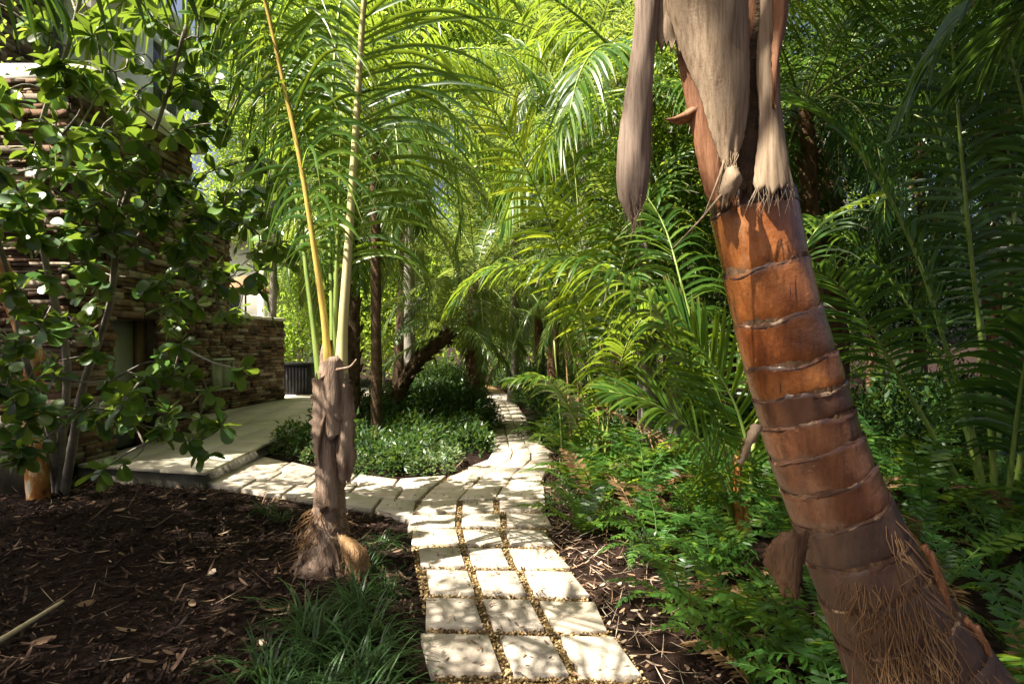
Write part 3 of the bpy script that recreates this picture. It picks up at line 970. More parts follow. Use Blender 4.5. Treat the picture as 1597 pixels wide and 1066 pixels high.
def frond(parent, ctrl, n=45, L=.6, w=.035, r0=.016, r1=.004, mat='coco', rmat='rachis', base=None, pieces=False, S=40, rk=6, name='frond', **kw):
    """a palm leaf: rachis (part) with its leaflets as sub-parts"""
    pts = curve(ctrl, S)
    b = Buf()
    rad = np.interp(np.linspace(0, 1, S), [0, .04, .10, .2, 1], [r0 * 2.1, r0 * 1.5, r0 * 1.15, r0, r1])
    tube(b, pts, rad, rk, 0, .5)
    fr = wobj(name, b.mesh('rachis', M[rmat], True), parent)
    V = leaflet_arrays(pts, n, L, w, **kw)
    if pieces:
        m, K1, c, _ = V.shape
        f = strip_faces(K1 - 1, c)
        al = np.repeat(np.linspace(0, 1, K1), c)
        for k in range(m):
            me = make_mesh('leaflet', V[k].reshape(-1, 3), [f], M[mat], np.full(K1 * c, rng.uniform()), al)
            link('leaflet', me, fr)
    else:
        b = Buf(); add_strips(b, V, base)
        tag(link('leaf_blade', b.mesh('leaf_blade', M[mat]), fr), kind='stuff')
    return fr


def arc(top, az, el, L, bend, n=9):
    """control points of a frond leaving `top` at elevation el and bowing under its weight"""
    p = np.array(top, float); out = [p.copy()]
    h = np.array([math.cos(az), math.sin(az), 0])
    for k in range(n):
        s = (k + .5) / n
        e = el - bend * s ** 1.25
        p = p + (h * math.cos(e) + np.array([0, 0, math.sin(e)])) * L / n
        out.append(p.copy())
    return out


def crown(parent, top, nf, fl, el=(1.35, -.35), bend=(.9, 1.5), az0=0, azspan=2 * math.pi, skip=None, **kw):
    for k in range(nf):
        t = k / max(nf - 1, 1)
        az = az0 + (k * 2.39996) % azspan if azspan > 6 else az0 + azspan * ((k * .618) % 1)
        if skip and skip(az % (2 * math.pi)): continue
        e = el[0] + (el[1] - el[0]) * t + rng.normal() * .08
        frond(parent, arc(np.array(top) + rng.normal(size=3) * .02, az + rng.normal() * .15, e, fl * rng.uniform(.85, 1.12), rng.uniform(*bend)), **kw)


def trunk(parent, ctrl, r0, r1, mat, S=24, k=12, rough=.04, ring=0.0, flare=.35):
    pts = curve(ctrl, S)
    t = np.linspace(0, 1, S)
    rad = r0 + (r1 - r0) * t + r0 * flare * np.exp(-t * 12)
    if ring:
        rad = rad * (1 + ring * np.where(np.arange(S) % 2 == 0, 1, -1))
    b = Buf(); tube(b, pts, rad, k, rough)
    return wobj('trunk', b.mesh('trunk', M[mat], True), parent)


def boots(parent, ctrl, r, mat, n=40, L=.12):
    """stubs of cut leaf bases around a palm trunk, one part"""
    pts = curve(ctrl, 40); T, U, B = frames(pts)
    b = Buf()
    for k in range(n):
        i = min(39, int(40 * (k + .5) / n)); a = k * 2.39996
        o = U[i] * math.cos(a) + B[i] * math.sin(a)
        p = pts[i] + o * r * .8
        tube(b, [p, p + o * .035 + T[i] * L * .6, p + o * .075 + T[i] * L], [.035, .028, .012], 5, .1, rng.uniform())
    o = wobj('leaf_base', b.mesh('leaf_base', M[mat]), parent)
    return tag(o, kind='stuff')


def leafcloud(buf, blobs_, nclump, per, size, spread=.3, cull=None, up=.6, shell=.55, aspect=.42):
    """leaves in loose clumps through the volume of ellipsoids (centre, radii)"""
    vol = np.array([r[0] * r[1] * r[2] for _, r in blobs_]); vol = vol / vol.sum()
    C = []
    for (c, r), v in zip(blobs_, vol):
        m = max(1, int(nclump * v))
        d = nrm(rng.normal(size=(m, 3)))
        rad = (shell + (1 - shell) * rng.uniform(0, 1, (m, 1))) * rng.uniform(.75, 1.08, (m, 1))
        C.append(np.asarray(c) + d * rad * np.asarray(r))
    C = np.concatenate(C)
    if cull is not None: C = C[~cull(C)]
    if not len(C): return
    m = len(C)
    pc = np.repeat(C, per, 0) + rng.normal(size=(m * per, 3)) * spread * np.repeat(rng.uniform(.6, 1.3, (m, 1)), per, 0) * np.array([1, 1, .75])
    if cull is not None: 
        k = ~cull(pc); pc = pc[k]
    n = len(pc)
    ax = nrm(rng.normal(size=(n, 3)) + np.array([0, 0, -.45]))
    N = rng.normal(size=(n, 3)) + np.array([0, 0, up * 2])
    sd = nrm(np.cross(ax, N)); N = np.cross(sd, ax)
    l = size * rng.uniform(.6, 1.3, (n, 1))
    hw = l * aspect * .5
    V = np.stack([pc, pc + ax * l * .55 - sd * hw + N * l * .06, pc + ax * l - N * l * .10, pc + ax * l * .55 + sd * hw + N * l * .06], 1)
    F = np.arange(n * 4).reshape(-1, 4)
    buf.add(V.reshape(-1, 3), F, np.repeat(rng.uniform(0, 1, n), 4))


def tree(name, label, base, h, blobs_, nclump, per, size, mat, bark='bark_grey', tr=.14, group=None, cat='tree', spread=.32, cull=None, lean=None, limbs=5, up=.6):
    t = empty(name, tuple(base)); tag(t, label, cat, group)
    base = np.asarray(base, float)
    c0 = np.mean([b_[0] for b_ in blobs_], axis=0)
    topc = lean if lean is not None else np.array([c0[0], c0[1], h])
    mid = (base + topc) / 2 + rng.normal(size=3) * .12
    trunk(t, [base - (0, 0, .15), mid, topc], tr, tr * .4, bark, 16, 10, .05)
    b = Buf()
    pts = curve([base, mid, topc], 20)
    for c, r in blobs_:
        for j in range(max(1, limbs // len(blobs_))):
            i = rng.integers(9, 18)
            e = np.asarray(c) + nrm(rng.normal(size=3)) * np.asarray(r) * .7
            m_ = (pts[i] + e) / 2 + np.array([0, 0, .25]) + rng.normal(size=3) * .12
            tube(b, curve([pts[i], m_, e], 10), np.linspace(tr * .42, tr * .08, 10), 6, .05)
    if b.n: wobj('limb', b.mesh('limb', M[bark], True), t)
    b = Buf(); leafcloud(b, blobs_, nclump, per, size, spread, cull, up)
    wobj('crown', b.mesh('crown', M[mat]), t)
    return t


# in the plane of shadows every point (x,y,z) falls on (x+SHX z, y+SHY z); keep these areas sunlit
def shade_xy(p):
    return p[:, 0] + SHX * p[:, 2], p[:, 1] + SHY * p[:, 2]


LIT3 = [(P(1180, 360, 2), .28), (P(1205, 470, 2), .28), (P(1120, 100, 1.85), .28), (P(1230, 560, 2), .22), (P(990, 200, 1.85), .2),
        (P(560, 300, 4.2), .6), (P(545, 500, 4.2), .5), (P(570, 100, 4.2), .7), (P(510, 700, 4.2), .45), (P(680, 200, 5), .7), (P(430, 200, 4.4), .7),
        (P(800, 250, 6.6), .8), (P(870, 400, 7), .7), (P(900, 450, 4.8), .5), (P(800, 420, 4.7), .5), (P(1000, 480, 4.8), .4), (P(1060, 470, 5.3), .4), (P(950, 600, 7), .6), (P(900, 660, 6.5), .6), (P(1000, 700, 5.5), .4), (P(880, 760, 6.3), .5), (P(930, 800, 5.3), .4), (P(870, 700, 8), .6), ((-3.4, 8.2, .2), .6), ((-3.7, 7.6, .2), .4), ((-3.2, 10, .2), .5),
        ((-2.0, 6.9, 0), .9), (P(430, 745, 7.3), .5), (P(400, 690, 8.8), .45), ((-1.0, 6.6, 0), 1.0), ((-2.6, 5.66, 0), .33), ((-2.0, 5.7, 0), .35), (P(415, 785, 6), .3), (P(670, 725, 7.8), .5), (P(580, 690, 8.2), .4), (P(760, 640, 15), 1.0),
        (P(100, 400, 5), .4), (P(200, 350, 5), .45), (P(300, 430, 5.4), .45), (P(340, 250, 5.3), .45), (P(250, 620, 5), .4), (P(280, 100, 5), .5), (P(150, 500, 5), .3),
        ((.2, 9.5, .3), .8), ((-.6, 12, 2.5), 2.2), ((-2, 11, 3), 2.0), ((0, 14, 4), 2.5), ((.5, 9, 3.0), 1.7), ((.6, 8, 4.2), 1.2), ((.8, 12, 5), 2.5), ((-1, 13, 5), 2.5)]
LIT = [(p[0] + SHX * p[2], p[1] + SHY * p[2], r) for p, r in LIT3]


def sunlit(p, wob=.25):
    x, y = shade_xy(p)
    x = x + rng.normal(size=len(x)) * .07; y = y + rng.normal(size=len(y)) * .07
    hit = (x > pl(y) + np.where(y < 4.4, .42, .12)) & (x < pr(y) + .15) & (y > 2.75) & (y < 7.8)
    for a, c, r in LIT:
        hit |= (x - a) ** 2 + (y - c) ** 2 < r * r
    # a few bars and leaves of shade are left across the path
    h = np.sin(x * 9.1 + 2.0 * np.sin(y * 3.3)) * np.sin(y * 6.7 + 1.7 * np.sin(x * 4.1))
    return hit & (h < .62)


# ------------------------------------------------------------------ left young coconut palm
LD = 4.29
lp = empty('coconut_palm', (-1.24, LD, 0)); 
tag(lp, 'young coconut palm with yellow leaf stalks rising beside the path fork', 'palm')
prof = [(905, 505, 120), (880, 510, 98), (850, 512, 74), (825, 512, 60), (800, 513, 52), (770, 514, 46), (740, 517, 48), (705, 520, 54), (675, 518, 48), (645, 516, 44), (615, 514, 42), (590, 515, 38), (560, 516, 34), (530, 518, 26)]
pts = np.array([P(cx, py, LD) for py, cx, w_ in prof]); pts[0, 2] -= .05
rad = np.array([w_ / 2 / F_PX * LD for _, _, w_ in prof])
q = np.linspace(0, len(prof) - 1, 60)
pf = np.stack([np.interp(q, range(len(prof)), pts[:, k]) for k in range(3)], 1); rf = np.interp(q, range(len(prof)), rad)
rf = rf * (1 + .03 * rng.normal(size=60))
b = Buf(); tube(b, pf, rf, 22, .035)
wobj('trunk', b.mesh('trunk', M['bark_left'], True), lp)


def plate(rows, d, bulge=.3, nx=9, ny=30, thick=.008, ragged=0.0, jit=.004, fray=0.0):
    """curved woody plate from (left px, right px, py[, depth shift]) rows"""
    rows = np.array([r if len(r) == 4 else (*r, 0.0) for r in rows], float)
    s = curve(rows, ny)
    u = np.linspace(-1, 1, nx)
    V = np.zeros((ny, nx, 3))
    edge = rng.normal(size=(ny, 2)) * jit
    for i in range(ny):
        dd = d + s[i, 3]
        a, c = P(s[i, 0], s[i, 2], dd), P(s[i, 1], s[i, 2], dd)
        wdt = np.linalg.norm(c - a)
        for j in range(nx):
            t = (u[j] + 1) / 2
            V[i, j] = a * (1 - t) + c * t
            V[i, j, 1] -= bulge * wdt * (1 - u[j] ** 2) - .006 * math.sin(i * .4 + j * .8) * wdt * 2
        V[i, 0, 0] += edge[i, 0]; V[i, -1, 0] += edge[i, 1]
    if fray:
        fl_ = rng.uniform(-1, 1, nx) * fray
        for i in range(ny):
            q_ = max(0, (i / (ny - 1) - .72) / .28)
            V[i, :, 2] += fl_ * q_ ** 1.5
            V[i, :, 1] += np.roll(fl_, 1) * .3 * q_ ** 2
    if ragged:
        V[0, :, 2] += rng.normal(size=nx) * ragged; V[-1, :, 2] += rng.normal(size=nx) * ragged
    B = V.copy(); B[..., 1] += thick
    idx = np.arange(ny * nx).reshape(ny, nx)
    F = np.stack([idx[:-1, :-1], idx[1:, :-1], idx[1:, 1:], idx[:-1, 1:]], -1).reshape(-1, 4)
    F2 = F[:, ::-1] + ny * nx
    ring_ = np.concatenate([idx[0, :], idx[1:, -1], idx[-1, -2::-1], idx[-2:0:-1, 0]])
    r2 = np.roll(ring_, -1)
    F3 = np.stack([ring_, r2, r2 + ny * nx, ring_ + ny * nx], 1)
    bb = Buf(); bb.add(np.vstack([V.reshape(-1, 3), B.reshape(-1, 3)]), np.vstack([F, F2, F3]), .5)
    return bb


for rows, bl in (([(489, 515, 585), (486, 520, 640), (490, 524, 700), (497, 520, 760)], .35),
                 ([(520, 548, 600), (524, 552, 650), (522, 553, 700), (528, 545, 750)], .4),
                 ([(500, 540, 560), (497, 543, 610), (502, 538, 680)], .45),
                 ([(538, 553, 690), (540, 556, 715), (533, 548, 745)], .4),
                 ([(497, 525, 690), (492, 530, 740), (496, 528, 790)], .35)):
    wobj('sheath', plate(rows, LD - .10, bl, jit=.008, ragged=.02).mesh('sheath', M['bark_left'], True), lp)
# torn old stalk ends
for c in ([(530, 655), (515, 640), (503, 660), (497, 700), (500, 730)], [(500, 590), (520, 578), (545, 572), (556, 560)], [(512, 840), (524, 858), (530, 890)], [(480, 900), (470, 880), (473, 862)]):
    b = Buf(); cc = curve([P(x, y_, LD - .16) for x, y_ in c], 14); tube(b, cc, np.linspace(.016, .006, 14), 6, .08)
    wobj('dry_stalk', b.mesh('dry_stalk', M['bark_left'], True), lp)
# fibres round the foot
b = Buf()
for k in range(300):
    a = rng.uniform(0, 6.28); z0 = rng.uniform(.03, .42); r0 = .10 + .16 * max(0, .3 - z0)
    p0 = np.array([-1.24 + r0 * math.cos(a), LD + r0 * math.sin(a), z0])
    o = np.array([math.cos(a), math.sin(a), 0])
    l = rng.uniform(.06, .16)
    p1 = p0 + o * l * .25 + np.array([rng.normal() * .04, rng.normal() * .03, -l * .3]); p2 = p0 + o * l * .5 + np.array([rng.normal() * .06, rng.normal() * .05, -l * .9])
    p2[2] = max(p2[2], .005)
    tube(b, curve([p0, p1, p2], 5), [.004, .0035, .003, .0025, .0015], 3, 0, rng.uniform(), cap=False)
tag(wobj('root_fibre', b.mesh('root_fibre', M['fibre']), lp), kind='stuff')


def PP(lst): return [P(*a) for a in lst]


frond(lp, PP([(531, 620, 4.2), (534, 520, 4.2), (541, 420, 4.18), (554, 220, 4.15), (568, 0, 4.1), (592, -230, 3.95), (650, -420, 3.7), (740, -520, 3.3)]),
      n=75, L=1.05, w=.029, r0=.029, r1=.005, t0=.18, K=9, ang=(60, 28), lift=.38, droop=1.05, jit=.16, hint=(.25, .9, .3), fold=.3, rmat='petiole_yellow', pieces=True, rk=8)
frond(lp, PP([(514, 620, 4.22), (508, 520, 4.22), (495, 420, 4.22), (470, 260, 4.2), (440, 120, 4.2), (410, -10, 4.15), (360, -160, 4.1), (270, -260, 4.0), (150, -280, 3.9)]),
      n=75, L=.92, w=.027, r0=.021, r1=.005, t0=.24, K=8, ang=(66, 28), lift=.15, droop=1.3, jit=.16, hint=(.6, .7, .3), fold=.3, rmat='petiole_orange', pieces=True, rk=8)
frond(lp, PP([(502, 625, 4.25), (490, 520, 4.3), (480, 440, 4.35), (462, 300, 4.45), (435, 160, 4.6), (385, 40, 4.8), (310, -30, 5.0), (220, -20, 5.2), (140, 60, 5.3)]),
      n=75, L=.85, w=.026, r0=.016, r1=.005, t0=.30, K=7, lift=.1, droop=1.4, jit=.18, hint=(.5, .5, .6), fold=.3, rmat='petiole_green')
frond(lp, PP([(524, 620, 4.3), (524, 450, 4.4), (521, 280, 4.5), (520, 120, 4.65), (540, -30, 4.9), (600, -110, 5.2), (690, -100, 5.5), (780, -10, 5.8)]),
      n=75, L=.85, w=.026, r0=.016, r1=.005, t0=.32, K=7, lift=.1, droop=1.1, hint=(-.5, .4, .7), fold=.3, rmat='petiole_green')
frond(lp, PP([(519, 620, 4.3), (516, 430, 4.45), (505, 220, 4.7), (480, 20, 5.0), (430, -100, 5.4), (370, -110, 5.8), (310, -40, 6.1)]),
      n=70, L=.8, w=.026, r0=.014, r1=.005, t0=.35, K=7, lift=.1, droop=1.1, hint=(.3, -.3, .8), fold=.3, rmat='petiole_green')
# spear leaf
b = Buf(); tube(b, curve(PP([(521, 600, 4.24), (524, 450, 4.23), (529, 300, 4.23), (531, 180, 4.22)]), 20), np.linspace(.02, .003, 20), 7)
wobj('spear_leaf', b.mesh('spear_leaf', M['petiole_green'], True), lp)

# old leaf base leaning at its foot
hk = empty('palm_boot', tuple(G(556, 903))); tag(hk, 'dry brown palm leaf base leaning at the foot of the young palm', 'leaf base')
wobj('shell', plate([(526, 538, 834), (528, 556, 844), (532, 572, 860), (540, 577, 880), (550, 575, 900), (556, 570, 912)], 4.12, .42, nx=13, ny=26, thick=.02, ragged=.008, jit=.004, fray=.02).mesh('shell', M['husk'], True), hk)
b = Buf()
for k in range(60):
    x = rng.uniform(532, 575); y_ = rng.uniform(848, 895)
    tube(b, curve([P(x, y_, 4.02), P(x + rng.normal() * 4, y_ + 12, 4.0), P(x + rng.normal() * 8, y_ + rng.uniform(16, 30), 4.03)], 4), [.002, .0018, .0014, .0008], 3, 0, .5, cap=False)
tag(wobj('husk_fibre', b.mesh('husk_fibre', M['fibre']), hk), kind='stuff')

# ------------------------------------------------------------------ big ringed palm on the right
RD = 2.0
rp = empty('ringed_palm', (1.62, RD, 0))
tag(rp, 'large leaning palm with glossy orange ringed trunk and dry hanging sheaths', 'palm')
axis = [(1560, 1300, 300), (1500, 1170, 262), (1442, 1060, 218), (1385, 955, 180), (1338, 862, 158), (1298, 765, 146), (1266, 680, 142), (1240, 592, 139), (1212, 492, 132), (1194, 415, 129), (1176, 330, 130), (1160, 230, 138), (1146, 110, 150), (1130, -20, 160), (1112, -200, 150), (1100, -330, 110)]
AX = np.array([P(a, c, RD) for a, c, _ in axis]); AX[0, 2] = -.06
AR = np.array([w_ / 2 / F_PX * RD for _, _, w_ in axis])
AP = np.array([c for _, c, _ in axis], float)


def ax_at(py):
    k = -py
    return np.array([np.interp(k, -AP, AX[:, i]) for i in range(3)]), np.interp(k, -AP, AR)


cuts = [1300, 1200, 1110, 1025, 965, 905, 850, 792, 742, 692, 648, 606, 560, 492, 416, 322]
scar = [.6, .6, .6, .5, .4, .4, .3, .3, .35, .3, .9, .6, .85, .22, .25, .2]  # higher values on the lowest internodes also paint in shade
tk = None
for k in range(len(cuts) - 1):
    lo_, hi_ = cuts[k], cuts[k + 1]
    n = 14
    pys = np.linspace(lo_ + 2, hi_ - 1, n)
    A = [ax_at(p_) for p_ in pys]
    pts = np.array([a[0] for a in A]); rr = np.array([a[1] for a in A])
    t = np.linspace(0, 1, n)
    # each internode flares a little towards its upper lip and tucks under the one above
    rr = rr * (1 - .045 * np.exp(-t * 9) + .030 * np.exp(-(1 - t) * 7) - .05 * np.exp(-(1 - t) * 40))
    b = Buf(); kk = 40
    T, U, B = frames(pts)
    a = np.linspace(0, 2 * np.pi, kk, endpoint=False)
    lip = .008 * np.sin(2 * a + k) + .004 * np.sin(5 * a + 2 * k) + .003 * rng.normal(size=kk)
    V = pts[:, None] + (rr[:, None] * (1 + .012 * np.sin(3 * a + k * 1.3)))[..., None] * (np.cos(a)[None, :, None] * U[:, None] + np.sin(a)[None, :, None] * B[:, None])
    V = V + (lip[None, :, None] * (t[:, None, None] ** 2 - (1 - t[:, None, None]) ** 2 * .6)) * T[:, None]
    i = np.arange(n - 1)[:, None] * kk; j = np.arange(kk)[None]; j2 = (j + 1) % kk
    F = np.stack([i + j, i + j2, i + kk + j2, i + kk + j], -1).reshape(-1, 4)
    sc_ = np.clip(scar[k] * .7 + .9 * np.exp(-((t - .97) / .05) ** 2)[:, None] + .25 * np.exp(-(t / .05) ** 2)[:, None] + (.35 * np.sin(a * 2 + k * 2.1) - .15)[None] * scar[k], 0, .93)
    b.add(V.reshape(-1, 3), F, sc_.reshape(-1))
    me = b.mesh('internode', M['trunk'] if lo_ <= 620 else (M['trunk_mid'] if lo_ <= 800 else M['trunk_old_shaded']), True)
    if tk is None:
        tk = wobj('trunk', me, rp)
    else:
        link('internode', me, tk)
    # leaf scar: a recessed pale band with a torn rim
    if 3 <= k < len(cuts) - 1:
        m = 46; a = np.linspace(0, 2 * np.pi, m, endpoint=False)
        c_, r_ = ax_at(hi_ + 3); T0, U0, B0 = T[-1], U[-1], B[-1]
        up_ = .008 * np.sin(2 * a + k) + .004 * np.sin(5 * a + 2 * k)
        h = np.maximum(.001 + .009 * np.abs(np.sin(a * 1.5 + k * 1.9)) * rng.uniform(.3, 1.3, m), .003)
        V = []
        for (dr, s_) in ((.97, -1), (1.008, -.6), (1.014, .2), (.99, 1.2)):
            V.append(c_ + (r_ * (dr + .006 * rng.normal(size=m)))[:, None] * (np.cos(a)[:, None] * U0 + np.sin(a)[:, None] * B0) + (up_ + s_ * h)[:, None] * T0)
        V = np.vstack(V); F = []
        for q_ in range(3):
            for j in range(m):
                F.append([q_ * m + j, q_ * m + (j + 1) % m, (q_ + 1) * m + (j + 1) % m, (q_ + 1) * m + j])
        b = Buf(); b.add(V, np.array(F), .5)
        link('leaf_scar', b.mesh('leaf_scar', M['scar'], True), tk)
pys = np.linspace(1295, 335, 40); A = [ax_at(p_) for p_ in pys]
b = Buf(); tube(b, np.array([a[0] for a in A]), np.array([a[1] * .965 for a in A]), 30, .006)
link('heartwood', b.mesh('heartwood', M['bark_brown'], True), tk)
# core above the top ring, inside the sheaths
pys = np.linspace(330, -330, 30); A = [ax_at(p_) for p_ in pys]
b = Buf(); tube(b, np.array([a[0] for a in A]), np.array([a[1] * .84 for a in A]), 26, .02)
wobj('crown_shaft', b.mesh('crown_shaft', M['sheath_inner'], True), rp)
b = Buf(); pys = np.linspace(330, 298, 6); A = [ax_at(p_) for p_ in pys]; tube(b, np.array([a[0] for a in A]), np.array([a[1] * m_ for a, m_ in zip(A, (1.0, 1.02, 1.0, .99, .98, .9))]), 36, .012, 1.0)
wobj('dark_ring', b.mesh('dark_ring', M['trunk'], True), rp)
F_ = RD - .155
for rows, d_, bl, mt in (
        ([(1030, 1166, -40), (1040, 1168, 10), (1062, 1169, 80), (1092, 1169, 150), (1108, 1162, 205), (1122, 1152, 245), (1131, 1145, 268)], F_, .24, 'sheath'),
        ([(1188, 1228, -40), (1186, 1226, 20), (1180, 1212, 100), (1184, 1222, 190), (1178, 1232, 260), (1174, 1241, 300)], F_ + .01, .28, 'sheath'),
        ([(992, 1034, -60), (990, 1028, 20), (982, 1020, 100), (968, 1016, 190), (961, 1013, 270), (966, 1006, 310), (985, 993, 342)], F_ + .02, .22, 'sheath_grey'),
        ([(1052, 1090, 60), (1066, 1110, 140), (1080, 1130, 210), (1096, 1140, 290), (1106, 1150, 322)], F_ + .06, .25, 'sheath_inner'),
        ([(1204, 1232, -40), (1206, 1228, 30), (1204, 1216, 90), (1205, 1209, 160)], F_ - .02, .5, 'sheath_inner'),
        ([(1010, 1062, -40), (1014, 1064, 40), (1030, 1066, 75)], F_ + .04, .2, 'sheath'),
        ([(1128, 1150, 262), (1124, 1158, 280), (1120, 1148, 300), (1126, 1138, 316)], F_ - .01, .5, 'sheath'),
        ([(1158, 1196, -40), (1158, 1196, 60), (1156, 1190, 160), (1150, 1184, 240), (1146, 1180, 300)], F_ + .035, .1, 'bark_dark')):  # dark strip standing in for the shadow between two sheaths
    wobj('sheath', plate(rows, d_, bl, nx=15, ny=40, thick=.005, ragged=.006, jit=.0009, fray=.022).mesh('sheath', M[mt], True), rp)
for c in ([(1130, 250), (1120, 280), (1104, 320), (1098, 335)], [(1150, 262), (1148, 285), (1138, 305)], [(1128, 300), (1090, 345), (1046, 390)], [(990, 340), (988, 356), (984, 372)]):
    b = Buf(); cc = curve([P(x, y_, F_ - .015) for x, y_ in c], 12); tube(b, cc, np.linspace(.005, .0012, 12), 5, .1); wobj('splinter', b.mesh('splinter', M['sheath'], True), rp)
b = Buf(); tube(b, curve([P(1092, 168, F_ + .10), P(1072, 182, F_ + .07), P(1052, 187, F_ + .05), P(1037, 186, F_ + .04)], 12), np.linspace(.055, .002, 12), 10, .04, flat=.6); wobj('leaf_stub', b.mesh('leaf_stub', M['sheath_inner'], True), rp)
b = Buf()
for k in range(70):
    x, y_ = [(rng.uniform(968, 1004), rng.uniform(290, 335)), (rng.uniform(1118, 1156), rng.uniform(235, 268)), (rng.uniform(1176, 1240), rng.uniform(285, 302))][k % 3]
    dx = rng.normal() * 8
    tube(b, curve([P(x, y_, F_ - .02), P(x + dx * .4, y_ + 14, F_ - .022), P(x + dx, y_ + rng.uniform(18, 42), F_ - .02)], 5), [.0012, .001, .0009, .0007, .0004], 3, 0, .5, cap=False)
tag(wobj('sheath_fibre', b.mesh('sheath_fibre', M['sheath']), rp), kind='stuff')
# boot stump and dry curl on its left side
wobj('leaf_stub', plate([(1225, 1262, 826), (1200, 1260, 850), (1192, 1254, 875), (1206, 1250, 900), (1222, 1246, 925)], RD - .12, .22, ragged=.006, jit=.003, fray=.03).mesh('leaf_stub', M['bark_brown'], True), rp)
wobj('leaf_stub', plate([(1172, 1190, 664), (1168, 1188, 672), (1160, 1176, 690), (1152, 1160, 720)], RD - .16, .4, nx=7, ny=16, ragged=.006).mesh('leaf_stub', M['sheath'], True), rp)
b = Buf()
for k in range(1100):
    py = rng.uniform(790, 1150); c_, r_ = ax_at(py); a = rng.uniform(-2.6, .9)
    if py < 880 and a < -1.2: continue
    o = np.array([math.cos(a), math.sin(a), 0])
    p0 = c_ + o * r_ * 1.02
    l = rng.uniform(.06, .26)
    p1 = p0 + o * .03 + np.array([rng.normal() * .02, 0, -l * .45]); p2 = p0 + o * rng.uniform(.01, .06) + np.array([.25 * l + rng.normal() * .03, rng.normal() * .02, -l])
    tube(b, curve([p0, p1, p2], 5), [.002, .0019, .0016, .0013, .0008], 3, 0, rng.uniform(), cap=False)
tag(wobj('root_fibre', b.mesh('root_fibre', M['fibre']), rp), kind='stuff')
for c in ([(1450, 860), (1490, 980), (1530, 1080)], [(1505, 965), (1535, 1000), (1560, 1066)], [(1440, 850), (1475, 920), (1480, 1010)], [(1520, 975), (1545, 1030), (1550, 1090)]):
    b = Buf(); cc = curve([P(x, y_, RD - .12) for x, y_ in c], 12); tube(b, cc, np.linspace(.012, .004, 12), 6, .12); wobj('dry_stalk', b.mesh('dry_stalk', M['sheath_inner'], True), rp)
topc = np.array([.60, RD + .02, 3.35])
for az, el, L_ in ((.1, 1.0, 3.0), (1.0, 1.15, 3.0), (-.9, .9, 3.0), (-1.7, .8, 3.0), (-2.4, 1.1, 2.8), (.55, .6, 3.0)):
    frond(rp, arc(topc, az, el, L_, 1.1), n=40, L=.6, w=.035, r0=.03, r1=.006, K=5, droop=.9, rmat='petiole_green')

# ------------------------------------------------------------------ other palms
# palm beyond the left edge whose leaf tips hang into the picture
op = empty('coconut_palm', (-4.1, 1.5, 0)); tag(op, 'coconut palm whose long hanging leaflets drop in front of the clusia', 'palm')
trunk(op, [(-4.1, 1.5, -.1), (-4.15, 1.5, 1.6), (-4.0, 1.5, 3.4)], .15, .11, 'bark_brown', 20, 12, .04, .02)
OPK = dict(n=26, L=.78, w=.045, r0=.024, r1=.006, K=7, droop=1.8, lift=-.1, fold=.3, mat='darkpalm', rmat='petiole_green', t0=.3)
frond(op, [(-4.0, 1.5, 3.4), (-3.4, 1.8, 3.85), (-2.5, 2.3, 3.78), (-1.9, 2.55, 3.45), (-1.45, 2.7, 3.12)], **OPK)
frond(op, [(-4.0, 1.5, 3.4), (-3.6, 2.2, 3.9), (-3.0, 3.0, 3.85), (-2.5, 3.5, 3.4)], **OPK)
frond(op, [(-4.0, 1.5, 3.4), (-3.2, 1.3, 3.95), (-2.2, 1.4, 3.95), (-1.3, 1.6, 3.5), (-.9, 1.75, 3.1)], **{**OPK, 'droop': .5, 'lift': .1})  # this frond and the next are unseen, added to streak the path with shadow
frond(op, [(-4.0, 1.5, 3.4), (-3.3, 1.7, 4.1), (-2.4, 2.1, 4.2), (-1.5, 2.5, 3.95)], **{**OPK, 'droop': .5, 'lift': .1})
for az in (2.4, 3.4, 4.4): frond(op, arc((-4.0, 1.5, 3.4), az, .8, 2.6, 1.2), n=34, L=.6, w=.04, r0=.02, mat='darkpalm')


def palm(label, base, top, r, bark, nf, fl, group=None, mid=None, name='date_palm', boot=0, **kw):
    t = empty(name, tuple(base)); tag(t, label, 'palm', group)
    m = mid if mid is not None else (np.array(base) + np.array(top)) / 2
    ctrl = [np.array(base) - (0, 0, .12), m, top]
    trunk(t, ctrl, r, r * .9, bark, 26, 12, .07)
    if boot: boots(t, ctrl, r, bark, boot)
    crown(t, top, nf, fl, **kw)
    return t


DK = dict(n=64, L=.34, w=.019, r0=.012, r1=.003, K=4, droop=.8, lift=.15, jit=.14, mat='date', rmat='rachis', S=24, rk=5, ang=(62, 22))
palm('brown trunked date palm standing left of the path where it narrows', (-.72, 12, 0), P(745, 432, 12), .17, 'bark_brown', 30, 2.5, boot=60, el=(1.4, -.75), bend=(1.0, 1.7), **DK)
palm('short date palm with dark trunk leaning over the shrub island', (-2.25, 11, 0), P(704, 518, 11), .12, 'bark_dark', 14, 1.6, mid=P(640, 578, 11), boot=40, el=(1.2, -.1), bend=(.9, 1.6), **DK)
palm('date palm with thin upright dark trunk behind the young coconut', (-2.45, 10, 0), P(552, 300, 10), .09, 'bark_dark', 30, 2.5, boot=50, el=(1.4, -.7), bend=(1.2, 1.9), **DK)
DK2 = {**DK, 'L': .42, 'w': .026, 'n': 56}
palm('tall drooping date palm behind the leaning trunk of the island', (-2.6, 14.5, 0), P(640, 250, 14.5), .14, 'bark_dark', 34, 3.2, el=(1.4, -.7), bend=(1.1, 1.8), **DK2)
palm('date palm with weeping pale fronds between house and leaning palm', (-4.0, 15.5, 0), P(530, 330, 15.5), .14, 'bark_dark', 24, 2.8, el=(1.4, -.6), bend=(1.1, 1.8), **DK2)
